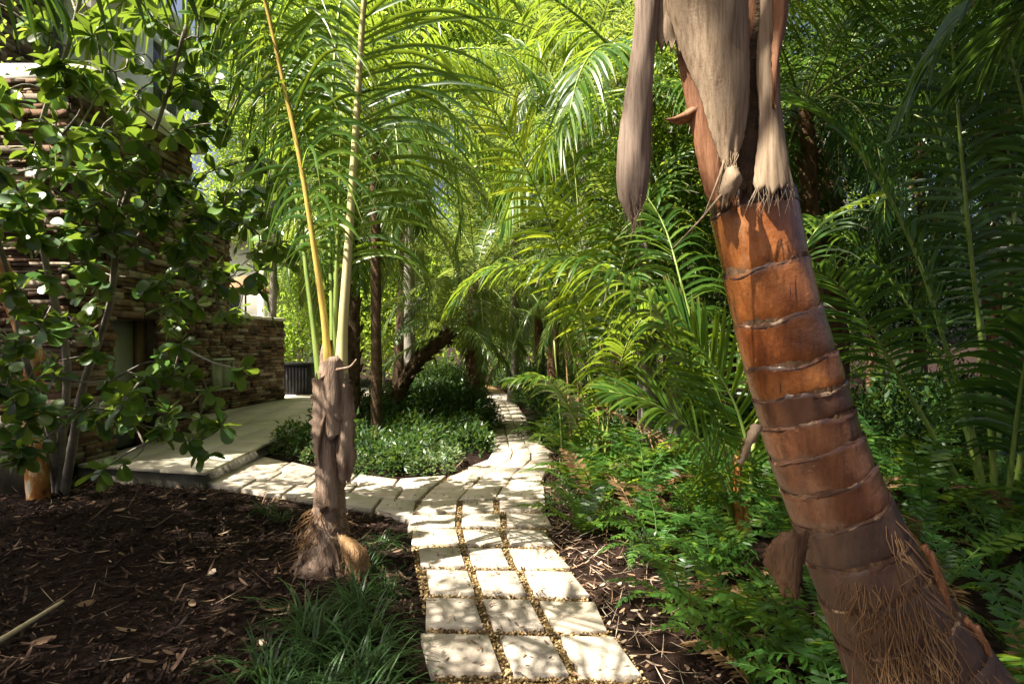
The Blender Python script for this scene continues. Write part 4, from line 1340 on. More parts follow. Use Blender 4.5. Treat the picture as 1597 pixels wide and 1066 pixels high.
palm('date palm arching over the far end of the path', (.9, 14.0, 0), P(865, 330, 14.0), .13, 'bark_brown', 32, 3.0, el=(1.4, -.7), bend=(1.1, 1.8), **DK2)
palm('slender palm with grey trunk behind the yellow lit frond', (1.2, 11.0, 0), P(915, 130, 11.0), .11, 'bark_grey', 30, 2.9, el=(1.4, -.8), bend=(1.0, 1.8), **DK2)
palm('bushy date palm on the right verge past the fallen frond', (1.6, 9.3, 0), P(965, 430, 9.3), .10, 'bark_brown', 28, 2.2, el=(1.4, -.5), bend=(1.0, 1.7), **DK)
palm('low date palm at the bend of the path under darker palms', (.8, 17.0, 0), P(838, 470, 17), .13, 'bark_brown', 22, 2.2, el=(1.4, -.5), bend=(1.0, 1.6), **DK2)

ap = palm('coconut palm with long soft fronds arching over the path', (1.75, 8.3, 0), P(1008, 140, 7.9), .12, 'bark_grey', 15, 3.1, name='coconut_palm', el=(1.2, -.55), bend=(1.1, 1.7),
          n=58, L=.78, w=.028, r0=.022, r1=.005, K=6, droop=1.35, lift=.0, mat='coco', rmat='petiole_green', jit=.16, S=30)
ap2 = palm('coconut palm with drooping sunlit fronds behind the young palm', (-1.9, 9.0, 0), P(585, 150, 9.0), .075, 'bark_dark', 15, 2.9, name='coconut_palm', el=(1.2, -.55), bend=(1.1, 1.7),
          n=58, L=.75, w=.028, r0=.02, r1=.005, K=6, droop=1.4, lift=.0, mat='coco', rmat='petiole_green', jit=.16, S=30)
# clump with the yellow backlit frond
yc = empty('clumping_palm', (.96, 7.4, 0)); tag(yc, 'clumping palm with one yellow sunlit frond reaching over the path', 'palm')
YK = dict(n=44, L=.72, w=.038, r0=.016, r1=.004, K=6, fold=.25, rk=6)
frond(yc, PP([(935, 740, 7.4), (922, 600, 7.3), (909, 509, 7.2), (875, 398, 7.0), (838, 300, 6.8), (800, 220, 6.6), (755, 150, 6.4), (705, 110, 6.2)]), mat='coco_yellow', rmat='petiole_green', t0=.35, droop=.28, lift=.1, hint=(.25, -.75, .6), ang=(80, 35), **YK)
frond(yc, PP([(930, 740, 7.4), (905, 600, 7.4), (868, 480, 7.4), (810, 420, 7.3), (745, 430, 7.2), (700, 480, 7.1)]), mat='coco', t0=.3, droop=1.0, **YK)
frond(yc, PP([(940, 740, 7.4), (945, 560, 7.5), (975, 400, 7.6), (1030, 270, 7.7), (1090, 210, 7.8)]), mat='coco', t0=.3, droop=.7, hint=(-.3, -.4, .8), **YK)
frond(yc, PP([(932, 740, 7.4), (918, 540, 7.7), (905, 380, 8.0), (890, 220, 8.2), (850, 100, 8.4), (790, 60, 8.5)]), mat='coco', t0=.3, droop=.7, hint=(.3, -.6, .6), **YK)
frond(yc, PP([(940, 740, 7.4), (955, 620, 7.2), (985, 520, 7.0), (1035, 470, 6.8), (1090, 480, 6.6)]), mat='coco', t0=.3, droop=1.0, **YK)
frond(yc, PP([(930, 740, 7.35), (890, 640, 7.2), (850, 590, 7.0), (800, 590, 6.9)]), mat='coco', t0=.3, droop=.9, **{**YK, 'L': .5})
for k in range(7):
    x = 870 + k * 15
    b = Buf(); tube(b, curve(PP([(x + 10, 740, 7.5), (x + 3, 640, 7.45), (x - 6 + k * 3, 530 + 8 * (k % 3), 7.4)]), 10), np.linspace(.02, .010, 10), 6, .04)
    wobj('cane', b.mesh('cane', M['husk'] if k % 3 else M['petiole_green'], True), yc)

# young coconut beside the ringed trunk
jc = empty('coconut_seedling', (1.82, 5.1, 0)); tag(jc, 'stemless young coconut palm with upright fan of leaflets beside ringed trunk', 'palm')
JK = dict(rk=7, fold=.3, mat='coco', rmat='petiole_green')
frond(jc, PP([(1150, 850, 5.1), (1125, 690, 5.0), (1070, 560, 4.9), (1000, 455, 4.8), (900, 402, 4.7), (785, 418, 4.6)]), n=46, L=.62, w=.032, r0=.02, t0=.3, K=7, droop=1.2, lift=.1, **JK)
frond(jc, PP([(1152, 850, 5.15), (1142, 720, 5.25), (1100, 600, 5.35), (1066, 520, 5.4)]), n=20, L=.62, w=.05, r0=.018, t0=.72, K=6, droop=.1, lift=.15, ang=(24, 4), hint=(.1, -.95, .2), tipL=.9, **JK)
frond(jc, PP([(1158, 850, 5.05), (1172, 740, 4.95), (1150, 640, 4.9), (1112, 570, 4.85), (1080, 520, 4.8)]), n=24, L=.62, w=.032, r0=.02, t0=.36, K=6, droop=.12, lift=.2, ang=(52, 22), hint=(-.35, -.85, .3), **JK)
frond(jc, PP([(1148, 850, 5.05), (1122, 740, 4.9), (1075, 670, 4.75), (1010, 625, 4.6), (950, 610, 4.5)]), n=32, L=.5, w=.03, r0=.016, t0=.3, K=6, droop=.4, lift=.2, ang=(60, 22), hint=(-.2, -.5, .8), **JK)
frond(jc, PP([(1158, 850, 5.2), (1180, 660, 5.4), (1215, 480, 5.6), (1280, 350, 5.8), (1370, 300, 6.0)]), n=36, L=.6, w=.032, r0=.018, t0=.3, K=6, droop=.8, **JK)
frond(jc, PP([(1150, 850, 5.15), (1120, 640, 5.4), (1070, 470, 5.6), (1030, 340, 5.9), (960, 250, 6.1)]), n=40, L=.58, w=.032, r0=.018, t0=.35, K=6, droop=.9, hint=(.2, -.5, .8), **JK)
for rows in ([(1150, 1163, 850), (1144, 1156, 760), (1150, 1160, 700), (1172, 1182, 668)], [(1158, 1172, 850), (1160, 1172, 790), (1150, 1160, 772)]):
    wobj('dry_sheath', plate(rows, 5.0, .3, nx=5, ny=16, thick=.01).mesh('dry_sheath', M['copper'], True), jc)

# big dark palm at the right edge
dp = empty('areca_palm', (4.15, 5.5, 0)); tag(dp, 'dark clumping palm with long green stalks right of ringed trunk', 'palm')
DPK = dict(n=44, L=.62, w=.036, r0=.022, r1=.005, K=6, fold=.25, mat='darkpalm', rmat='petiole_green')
for c, kw in (([(1545, 860, 5.4), (1490, 740, 5.2), (1410, 600, 5.0), (1350, 500, 4.8), (1290, 430, 4.6), (1230, 410, 4.4)], dict(t0=.5, droop=.6)),
              ([(1550, 860, 5.4), (1520, 690, 5.2), (1472, 530, 5.0), (1430, 400, 4.9), (1370, 280, 4.8), (1290, 188, 4.7), (1200, 150, 4.6)], dict(t0=.45, droop=.35, hint=(.2, -.5, .8))),
              ([(1560, 860, 5.4), (1540, 620, 5.2), (1515, 400, 5.0), (1492, 150, 4.8), (1485, 0, 4.6), (1510, -150, 4.4)], dict(t0=.4, droop=.8, hint=(.3, .8, .4))),
              ([(1572, 860, 5.4), (1600, 640, 5.1), (1615, 400, 4.8), (1600, 180, 4.6), (1540, 0, 4.4), (1450, -50, 4.2)], dict(t0=.35, droop=1.2)),
              ([(1555, 860, 5.5), (1535, 540, 5.6), (1490, 280, 5.8), (1410, 80, 6.0), (1320, -10, 6.2)], dict(t0=.4, droop=.9)),
              ([(1560, 860, 5.5), (1560, 560, 5.8), (1590, 300, 6.0), (1650, 120, 6.2)], dict(t0=.3, droop=.9)),
              ([(1548, 860, 5.5), (1500, 650, 5.7), (1420, 480, 5.9), (1320, 370, 6.1), (1230, 330, 6.2)], dict(t0=.35, droop=.9)),
              ([(1565, 860, 5.3), (1580, 700, 5.0), (1600, 560, 4.7), (1640, 460, 4.4)], dict(t0=.4, droop=.9))):
    frond(dp, PP(c), **{**DPK, **kw})
dp2 = empty('areca_palm', (3.7, 2.5, 0)); tag(dp2, 'palm with broad dark leaflets hanging across the top beside ringed palm', 'palm')
trunk(dp2, [(3.7, 2.5, -.1), (3.65, 2.5, 1.6), (3.6, 2.6, 3.3)], .12, .09, 'bark_brown')
for c in ([(3.6, 2.6, 3.3), (3.3, 2.9, 3.75), (2.75, 3.1, 3.65), (2.3, 3.25, 3.2), (2.05, 3.35, 2.75)], [(3.6, 2.6, 3.3), (3.5, 3.2, 3.7), (3.2, 3.8, 3.6), (2.9, 4.2, 3.2)], [(3.6, 2.6, 3.3), (3.0, 2.4, 3.8), (2.2, 2.3, 3.9), (1.6, 2.2, 3.7)]):
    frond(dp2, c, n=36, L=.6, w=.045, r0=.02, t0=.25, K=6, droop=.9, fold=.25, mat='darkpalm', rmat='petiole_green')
for k, (bx, by, tx, tz, lab) in enumerate(((4.0, 8.2, 3.75, 4.6, 'rough brown trunked palm behind the sheaths of the ringed palm'), (4.9, 9.5, 4.7, 5.0, 'second rough brown palm trunk in the dark grove'),
                                           (6.0, 8.0, 6.2, 4.2, 'dark palm at the far right of the grove'), (3.0, 10.5, 2.9, 3.6, 'dark feathery palm deep in the grove'))):
    palm(lab, (bx, by, 0), (tx, by + .1, tz), .15, 'bark_brown', 26, 2.8, name='grove_palm', boot=50, el=(1.3, -.8), bend=(1.0, 1.8),
         n=44, L=.42, w=.026, r0=.014, r1=.003, K=4, droop=.9, lift=.1, mat='darkpalm', S=24, rk=5, jit=.12)

# fallen dead frond on the right verge
ff = empty('fallen_frond', tuple(G(890, 660))); tag(ff, 'dry brown fallen palm frond lying across the ferns by the path', 'frond')
wobj('frond_base', plate([(868, 874, 618, .1), (872, 905, 616, 0), (880, 935, 622, 0), (890, 960, 634, 0)], 7.6, .2, nx=7, ny=14).mesh('frond_base', M['sheath'], True), ff)
frond(ff, PP([(875, 622, 7.65), (925, 632, 7.5), (990, 660, 7.3), (1050, 700, 7.0)]), n=26, L=.4, w=.02, r0=.02, r1=.005, t0=.25, K=4, droop=.6, mat='deadleaf', rmat='husk', name='stalk')

# ------------------------------------------------------------------ clusia (autograph tree) at the left
cl = empty('clusia_tree', (-4.62, 6.55, 0)); tag(cl, 'clusia tree with rounded paddle leaves in front of the stone house', 'tree')


def clusia_leaf():
    s = np.array([0, .14, .32, .52, .72, .88, .97, 1.0])
    hw = np.array([.03, .085, .18, .265, .30, .25, .14, .03])
    V = []
    for k in range(8):
        z = -.12 * s[k] ** 2 + .02 * math.sin(s[k] * 5)
        V += [[s[k], -hw[k], z + .2 * hw[k]], [s[k], 0, z], [s[k], hw[k], z + .2 * hw[k]]]
    return np.array(V)


CLV = clusia_leaf(); CLF = strip_faces(7, 3)
nodes = [np.array([-4.62, 6.55, -.1])]
stem_b = Buf()
main = [[(-4.62, 6.55, -.1), P(96, 690, 6.3), P(104, 560, 6.0), P(70, 400, 5.7), P(60, 220, 5.4), P(110, 60, 5.2), P(150, -120, 5.0)],
        [(-4.55, 6.5, -.1), P(112, 700, 6.2), P(130, 600, 5.9), P(170, 480, 5.5), P(190, 330, 5.2), P(250, 180, 5.0), P(290, 40, 4.8)],
        [(-4.68, 6.6, -.1), P(80, 680, 6.2), P(40, 560, 5.9), P(10, 420, 5.5), P(-40, 250, 5.1)]]
tw = None
pool = []
for c in main:
    pts = curve(c, 40); b = Buf(); tube(b, pts, np.linspace(.045, .012, 40), 8, .06)
    o = wobj('trunk', b.mesh('trunk', M['bark_grey'], True), cl)
    pool += list(pts[6:])
ends = []
for (x, y_, d_) in ((270, 585, 4.9), (250, 680, 5.0), (205, 612, 4.8), (235, 640, 5.1), (150, 660, 5.0), (300, 590, 5.2), (30, 545, 5.2), (90, 500, 5.3), (150, 560, 5.4), (100, 390, 5.0), (55, 380, 4.6), (115, 455, 5.2), (180, 360, 5.0), (240, 350, 5.2), (290, 425, 5.4), (340, 445, 5.4), (345, 420, 5.6), (310, 380, 5.2), (395, 300, 5.6), (350, 320, 5.4), (260, 440, 5.5),
                   (60, 300, 4.8), (140, 300, 5.0), (170, 250, 5.0), (230, 270, 5.0), (120, 210, 4.9), (30, 200, 4.6), (90, 140, 5.0), (180, 180, 5.2), (250, 120, 4.9), (290, 160, 5.0), (330, 200, 5.2), (320, 90, 5.0), (280, 60, 5.2), (200, 90, 4.8), (160, 40, 5.0), (240, 20, 5.0), (310, 10, 5.1), (60, 40, 4.8), (350, 260, 5.5), (20, 640, 5.4), (60, 690, 5.6), (380, 90, 5.2), (20, 440, 4.8), (15, 330, 4.9), (210, 400, 5.2), (400, 400, 5.6), (430, 385, 5.8), (380, 350, 5.6), (420, 330, 5.8), (40, 600, 5.2), (70, 640, 5.1), (30, 700, 5.3), (90, 590, 5.0), (130, 640, 5.2), (130, 420, 5.0), (280, 470, 5.5), (160, 320, 4.8), (130, 120, 4.7), (220, 220, 4.8), (300, 300, 5.1), (80, 260, 4.7)):
    ends.append(P(x, y_, d_))
base_ends = list(ends)
for e in base_ends:
    for j in range(3):
        e_ = e + rng.normal(size=3) * np.array([.22, .35, .20])
        ends.append(e_)
for k in range(210):
    e_ = np.array([[rng.uniform(-5.4, -2.4), rng.uniform(3.2, 6.2), rng.uniform(2.6, 5.8)]])
    if not sunlit(e_)[0]: ends.append(e_[0])
pool = np.array(pool)
leaves = []
order = np.argsort([np.min(np.linalg.norm(pool - e, axis=1)) for e in ends])
for k in order:
    e = ends[k]
    i = np.argmin(np.linalg.norm(pool - e, axis=1)); p0 = pool[i]
    if np.linalg.norm(p0 - e) > 1.6: continue
    m = (p0 + e) / 2 + rng.normal(size=3) * .05 + np.array([0, 0, .04])
    cc = curve([p0, m, e], 8)
    ln = np.linalg.norm(e - p0)
    if k < len(base_ends):
        bb = Buf(); tube(bb, cc, np.linspace(.006 + .012 * min(ln, 1), .004, 8), 5, .05, cap=False); wobj('branch', bb.mesh('branch', M['bark_grey'], True), cl)
    else:
        tube(stem_b, cc, np.linspace(.006 + .012 * min(ln, 1), .004, 8), 5, .05, cap=False)
    pool = np.vstack([pool, cc[2:]])
    ax = nrm(e - m)
    for q_ in range(rng.integers(7, 12)):
        a = q_ * 2.4 + rng.uniform(0, .5)
        u = nrm(np.cross(ax, [0.3, .2, 1])); v = np.cross(ax, u)
        d = nrm(ax * rng.uniform(.1, .7) + u * math.cos(a) + v * math.sin(a) + np.array([0, -.1, rng.uniform(-.35, .25)]))
        leaves.append((e - ax * rng.uniform(0, .09), d, rng.uniform(.11, .18)))
tag(wobj('twig', stem_b.mesh('twig', M['bark_grey'], True), cl), kind='stuff')


def leaf_matrix(p, d, s):
    N = np.array([rng.normal() * .5, -.25 + rng.normal() * .5, 1.0])
    y = nrm(np.cross(N, d)); z = np.cross(d, y)
    return np.column_stack([d, y, z]) * s


def vis_key(l):
    p = l[0]
    px = 798.5 + p[0] / p[1] * 1000; py = HOR - (p[2] - CAM_H) / p[1] * 1000
    return -(l[2] / p[1]) * (1 if (-10 < px < 520 and 0 < py < 800) else .01)


leaves.sort(key=vis_key)
CLM = [make_mesh('leaf', CLV, [CLF], M['clusia'], np.full(len(CLV), r_), np.repeat(np.linspace(0, 1, 8), 3), True) for r_ in (.1, .3, .5, .7, .85)]
b = Buf()
for k, (p, d, s) in enumerate(leaves):
    R = leaf_matrix(p, d, s)
    if k < 300:
        o = link('leaf', CLM[k % 5], cl)
        mt = Matrix([[*R[0], p[0] + 4.62], [*R[1], p[1] - 6.55], [*R[2], p[2]], [0, 0, 0, 1]])
        o.matrix_local = mt
    else:
        b.add(CLV @ R.T + p, CLF, rng.uniform(), np.repeat(np.linspace(0, 1, 8), 3))
tag(wobj('foliage', b.mesh('foliage', M['clusia'], True), cl), kind='stuff')

# copper barked trunk next to it
ct = empty('copper_trunk_tree', (-4.64, 6.25, 0)); tag(ct, 'tree with peeling copper orange bark left of the clusia stems', 'tree')
pts = curve([P(60, 790, 6.25), P(56, 720, 6.25), P(46, 620, 6.25), P(54, 560, 6.2), P(20, 470, 6.1), P(-20, 380, 6.0), P(-150, 200, 6.0)], 40)
pts[0] = [pts[0][0], pts[0][1], -.05]
b = Buf(); tube(b, pts, np.interp(np.linspace(0, 1, 40), [0, .06, .14, .22, .3, 1], [.10, .10, .085, .075, .09, .06]), 14, .06); wobj('trunk', b.mesh('trunk', M['copper'], True), ct)
b = Buf(); leafcloud(b, [((-6.2, 5.6, 4.6), (1.6, 1.6, 1.3)), ((-7.2, 4.5, 5.4), (1.8, 1.8, 1.4))], 160, 26, .10, .3); wobj('crown', b.mesh('crown', M['tree_mid']), ct)

# ------------------------------------------------------------------ broadleaf trees
def T3(px, py, d, r): return (P(px, py, d), r)


def gtree(label, d, bl, nclump, per, size, mat, bark='bark_grey', tr=.13, name='broadleaf_tree', group=None, **kw):
    bl = [(P(*q), r) for q, r in bl]
    c = bl[0][0]
    return tree(name, label, (c[0], d, 0), max(b_[0][2] for b_ in bl) - .2, bl, int(nclump * 1.7), per + 8, size * 1.35, mat, bark, tr, group, **kw)


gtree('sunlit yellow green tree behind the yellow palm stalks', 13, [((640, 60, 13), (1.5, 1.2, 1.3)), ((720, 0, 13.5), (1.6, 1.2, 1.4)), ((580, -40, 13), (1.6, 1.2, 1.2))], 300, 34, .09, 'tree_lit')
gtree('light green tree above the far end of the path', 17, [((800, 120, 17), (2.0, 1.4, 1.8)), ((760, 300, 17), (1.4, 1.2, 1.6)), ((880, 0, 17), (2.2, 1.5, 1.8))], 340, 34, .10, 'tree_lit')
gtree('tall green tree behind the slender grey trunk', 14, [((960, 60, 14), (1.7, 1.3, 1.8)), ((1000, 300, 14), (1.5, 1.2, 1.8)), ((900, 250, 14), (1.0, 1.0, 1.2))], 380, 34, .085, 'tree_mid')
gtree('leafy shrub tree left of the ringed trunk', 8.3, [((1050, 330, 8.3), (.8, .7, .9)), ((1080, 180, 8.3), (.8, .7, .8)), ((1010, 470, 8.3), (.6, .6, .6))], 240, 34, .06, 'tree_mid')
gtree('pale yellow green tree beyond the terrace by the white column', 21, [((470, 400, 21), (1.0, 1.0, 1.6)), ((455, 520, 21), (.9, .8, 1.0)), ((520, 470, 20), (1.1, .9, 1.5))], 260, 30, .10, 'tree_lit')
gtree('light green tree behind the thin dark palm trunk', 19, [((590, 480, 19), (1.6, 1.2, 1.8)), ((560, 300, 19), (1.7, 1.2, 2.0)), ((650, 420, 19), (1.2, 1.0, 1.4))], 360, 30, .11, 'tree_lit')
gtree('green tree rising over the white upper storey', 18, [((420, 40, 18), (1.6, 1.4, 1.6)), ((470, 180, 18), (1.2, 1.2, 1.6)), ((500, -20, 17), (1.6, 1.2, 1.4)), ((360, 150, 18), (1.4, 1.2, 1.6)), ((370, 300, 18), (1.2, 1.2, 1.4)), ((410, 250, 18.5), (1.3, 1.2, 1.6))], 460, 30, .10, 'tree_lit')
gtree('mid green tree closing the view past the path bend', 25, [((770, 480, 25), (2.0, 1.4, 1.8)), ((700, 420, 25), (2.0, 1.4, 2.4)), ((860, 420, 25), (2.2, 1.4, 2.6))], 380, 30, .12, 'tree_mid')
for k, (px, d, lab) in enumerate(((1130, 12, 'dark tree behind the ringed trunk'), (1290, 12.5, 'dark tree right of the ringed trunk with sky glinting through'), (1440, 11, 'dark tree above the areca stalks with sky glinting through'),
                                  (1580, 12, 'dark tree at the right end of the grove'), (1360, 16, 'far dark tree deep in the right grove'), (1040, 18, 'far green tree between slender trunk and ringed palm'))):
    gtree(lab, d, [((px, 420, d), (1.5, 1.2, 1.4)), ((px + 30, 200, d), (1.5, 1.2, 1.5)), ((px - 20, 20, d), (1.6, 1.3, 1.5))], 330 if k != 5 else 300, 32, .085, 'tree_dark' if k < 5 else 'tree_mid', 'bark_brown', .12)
# far wood that closes the view
b = Buf()
bl = []
for k in range(54):
    x = -36 + k * 1.6 + rng.normal() * .5
    if -16 < x < -7.5:
        continue
    yy_ = 31 + rng.normal() * 2.0 - .25 * abs(x) * (x > 3)
    for z in (1.2, 3.6, 6.0, 8.4, 10.8, 13.2)[:(2 if x < -2.5 else 6) - (x > 12) * 2]: bl.append(((x + rng.normal() * .5, yy_ + rng.normal(), z), (1.7, 1.4, 1.6)))
leafcloud(b, bl, 4600, 26, .26, .6)
tag(link('far_wood', b.mesh('far_wood', M['tree_mid'])), 'far mass of green foliage closing off the garden', 'wood', kind='stuff')

# unseen trees added to shade the garden, crowns thinned to let sun patches through
tree('added_shade_tree', 'unseen tree added beyond the left edge to shade the mulch bed', (-8.2, .4, 0), 6.5, [((-7.0, 2.2, 5.0), (2.4, 2.2, 1.6)), ((-5.4, 1.6, 5.6), (2.2, 2.2, 1.4)), ((-7.6, 4.2, 6.0), (2.2, 2.0, 1.6))], 900, 34, .13, 'tree_mid', 'bark_grey', .2, cull=sunlit, spread=.34)
tree('added_shade_tree', 'unseen tree added over the path to shade the fern bank', (-2.4, -2.6, 0), 8.0, [((-1.2, .6, 7.2), (2.6, 2.4, 1.4)), ((.8, 2.2, 7.6), (2.6, 2.6, 1.3)), ((3.0, 4.0, 8.0), (2.6, 2.6, 1.3)), ((2.2, .4, 7.0), (2.6, 2.2, 1.4)), ((4.6, 6.4, 8.4), (2.6, 2.4, 1.2)), ((2.2, 6.2, 8.6), (2.2, 2.0, 1.1)), ((4.6, 2.0, 7.4), (2.2, 2.2, 1.3))], 2600, 34, .15, 'tree_mid', 'bark_grey', .22, cull=sunlit, spread=.34)

tree('added_shade_tree', 'unseen dark tree added over the right grove to block sun and sky', (7.2, 4.0, 0), 7.5, [((5.4, 3.2, 6.6), (2.2, 2.2, 1.3)), ((7.0, 6.0, 7.2), (2.4, 2.4, 1.4)), ((4.6, 6.8, 7.6), (2.0, 1.8, 1.2)), ((8.2, 8.4, 7.6), (2.6, 2.2, 1.6))], 1500, 34, .15, 'tree_dark', 'bark_brown', .2, cull=sunlit, spread=.34)

# ------------------------------------------------------------------ ferns
def fern_frond_mesh(k):
    L = .56 + .09 * (k % 3)
    pts = curve(arc((0, 0, 0), 0, 1.3 - .12 * (k % 4), L, 1.25 + .25 * (k % 3)), 16)
    b = Buf(); tube(b, pts, np.linspace(.005, .002, 16), 4, 0, .5, cap=False)
    V = leaflet_arrays(pts, 21, .085, .023, t0=.14, K=2, ang=(80, 50), lift=.08, droop=.25, jit=.1, tipL=.15, t1=.96)
    add_strips(b, V, .15 + .6 * ((k * .37) % 1))
    return b


FB = [fern_frond_mesh(k) for k in range(8)]
FM = [b_.mesh('frond', M['fern']) for b_ in FB] + [FB[3].mesh('frond', M['deadleaf'])]


def fern_full(seed):
    b = Buf()
    r = np.random.default_rng(seed)
    n = 13
    for k in range(n):
        fb = FB[(k + seed) % 8]
        a = k * 2.4 + r.uniform(0, .4); s = r.uniform(.75, 1.15); tl = r.normal() * .15
        V = np.concatenate(fb.V) * s
        V = np.column_stack([V[:, 0] * math.cos(tl) - V[:, 2] * math.sin(tl), V[:, 1], V[:, 0] * math.sin(tl) + V[:, 2] * math.cos(tl)])
        V = np.column_stack([V[:, 0] * math.cos(a) - V[:, 1] * math.sin(a), V[:, 0] * math.sin(a) + V[:, 1] * math.cos(a), V[:, 2]])
        b.add(V, [np.concatenate(f) for f in fb.F.values()], np.concatenate(fb.R))
    return b.mesh('fern', M['fern'])


FULL = [fern_full(s) for s in range(6)]
spots = []
tries = 0
def ok_fern(x, y, dmin):
    if path_sd(x, y) < (.42 if y < 5 else .22): return False
    if (x - 1.62) ** 2 + (y - 2.0) ** 2 < .3 ** 2: return False
    return all((x - a) ** 2 + (y - c) ** 2 > dmin ** 2 for a, c, _ in spots)
for (x, y, s) in ((1.05, 2.75, 1.0), (1.15, 3.25, 1.0), (.95, 3.6, .9), (1.35, 2.9, 1.1), (1.6, 3.2, 1.1), (1.5, 2.55, 1.0), (2.1, 2.6, 1.1), (2.35, 3.0, 1.1), (1.2, 3.9, 1.0), (1.55, 3.8, 1.0), (2.5, 2.3, 1.0), (1.25, 2.4, .9), (1.9, 3.5, 1.1)):
    spots.append((x, y, s))
while len(spots) < 150 and tries < 8000:
    tries += 1
    y = rng.uniform(2.2, 11) if rng.uniform() < .75 else rng.uniform(3.5, 8)
    x = rng.uniform(.5, min(.9 * y, 7) + .2)
    if ok_fern(x, y, .40): spots.append((x, y, rng.uniform(.65, 1.2) if y < 4.6 else rng.uniform(.95, 1.6)))
spots.sort(key=lambda s: s[1])
near_n = 0
for k, (x, y, s) in enumerate(spots):
    z = float(ground_z(x, y))
    side = x - float(pr(y))
    if side < .85 and y < 4.8: lab, grp = 'sword fern edging the gravel jointed near stretch of path', 'ferns edging the near path'
    elif side < .85 and y < 7.5: lab, grp = 'sword fern edging the path opposite the fork', 'ferns opposite the fork'
    elif side < .85: lab, grp = 'sword fern edging the path beyond the fallen frond', 'ferns past the fallen frond'
    elif x > 2.0 and y < 4.6: lab, grp = 'sword fern growing behind and right of the ringed trunk', 'ferns round the ringed trunk'
    elif y < 5.5: lab, grp = 'sword fern in the shaded bank between path and ringed trunk', 'ferns in the near bank'
    elif x < 2.6 and y < 7.6: lab, grp = 'sword fern between the clumping palm and the young coconut fan', 'ferns by the young coconut fan'
    elif x < 2.6: lab, grp = 'sword fern under the bushy date palm behind the clumping palm', 'ferns under the bushy date palm'
    elif y < 7.6: lab, grp = 'sword fern round the long green areca stalks', 'ferns round the areca stalks'
    else: lab, grp = 'sword fern deep among the dark grove palm trunks', 'ferns among the grove trunks'
    if y < 30:
        near_n += 1
        e = empty('sword_fern', (x, y, z), rng.uniform(0, 6.28)); e.scale = (s, s, s)
        for q_ in range(int(rng.integers(8, 13))):
            o = link('frond', FM[(q_ + k) % 8] if rng.uniform() > .07 else FM[8], e)
            o.rotation_euler = (rng.normal() * .1, rng.normal() * .25, q_ * 2.4 + rng.uniform(0, .4))
            ss = rng.uniform(.65, 1.2); o.scale = (ss, ss, ss)
    else:
        e = link('sword_fern', FULL[k % 6]); e.location = (x, y, z); e.rotation_euler = (0, 0, rng.uniform(0, 6.28)); e.scale = (s, s, s)
    tag(e, lab, 'fern', grp)

# ------------------------------------------------------------------ liriope tufts
def tuft(seed, n=80, L=.36, w=.009, mat='grass'):
    b = Buf()
    az = rng.uniform(0, 6.28, n); el = rng.uniform(.55, 1.45, n); ln = L * rng.uniform(.55, 1.15, n); K = 6
    p = np.column_stack([rng.normal(size=n) * .035, rng.normal(size=n) * .035, np.zeros(n)])
    h = np.column_stack([np.cos(az), np.sin(az), np.zeros(n)]); sd = np.column_stack([-np.sin(az), np.cos(az), np.zeros(n)])
    bend = rng.uniform(1.0, 2.2, n)
    rows = []
    for k in range(K + 1):
        s = k / K
        hw = w / 2 * np.interp(s, [0, .15, .6, 1], [.6, 1, .8, .08])
        rows.append(np.stack([p - sd * hw, p + sd * hw], 1))
        e = el - bend * (s + .08) ** 1.2
        p = p + (h * np.cos(e)[:, None] + np.array([0, 0, 1]) * np.sin(e)[:, None]) * (ln / K)[:, None]
    V = np.stack(rows, 1)
    V[..., 2] = np.maximum(V[..., 2], .004)
    add_strips(b, V)
    return b.mesh('tuft', M[mat])


TU = [tuft(s) for s in range(5)]
TS = [(-.62, 3.0), (-.80, 2.75), (-.72, 3.3), (-.95, 3.05), (-.85, 3.55), (-1.05, 3.35), (-.58, 2.6), (-.98, 2.6), (-.95, 3.8), (-.75, 2.4), (-1.1, 2.9), (-.88, 3.2), (-.68, 2.85), (-.78, 3.9), (-.92, 4.15), (-1.0, 4.45), (-.97, 4.8)]
for k, (x, y) in enumerate(TS):
    o = link('liriope_tuft', TU[k % 5]); o.location = (x, y, float(ground_z(x, y)) - .005); s = rng.uniform(.85, 1.2) * (.62 if y > 3.7 else 1); o.scale = (s, s, s); o.rotation_euler = (0, 0, rng.uniform(0, 6))
    tag(o, 'dark green liriope tuft between mulch bed and near path edge' if y < 3.7 else 'small liriope tuft right of the young palm foot', 'grass tuft', 'liriope beside the near path' if y < 3.7 else 'small tufts by the palm foot')
for (px, py, s, lab) in ((415, 800, .75, 'bright green sunlit grass tuft on the mulch near the side path'), (440, 812, .6, 'bright green sunlit grass tuft on the mulch near the side path'), (475, 712, .8, 'pale grass tuft between terrace edge and side pavers')):
    g = G(px, py); o = link('liriope_tuft', TU[int(px) % 5]); o.location = (g[0], g[1], float(ground_z(g[0], g[1])) - .005); o.scale = (s, s, s); tag(o, lab, 'grass tuft', 'sunlit grass tufts' if py > 750 else None)

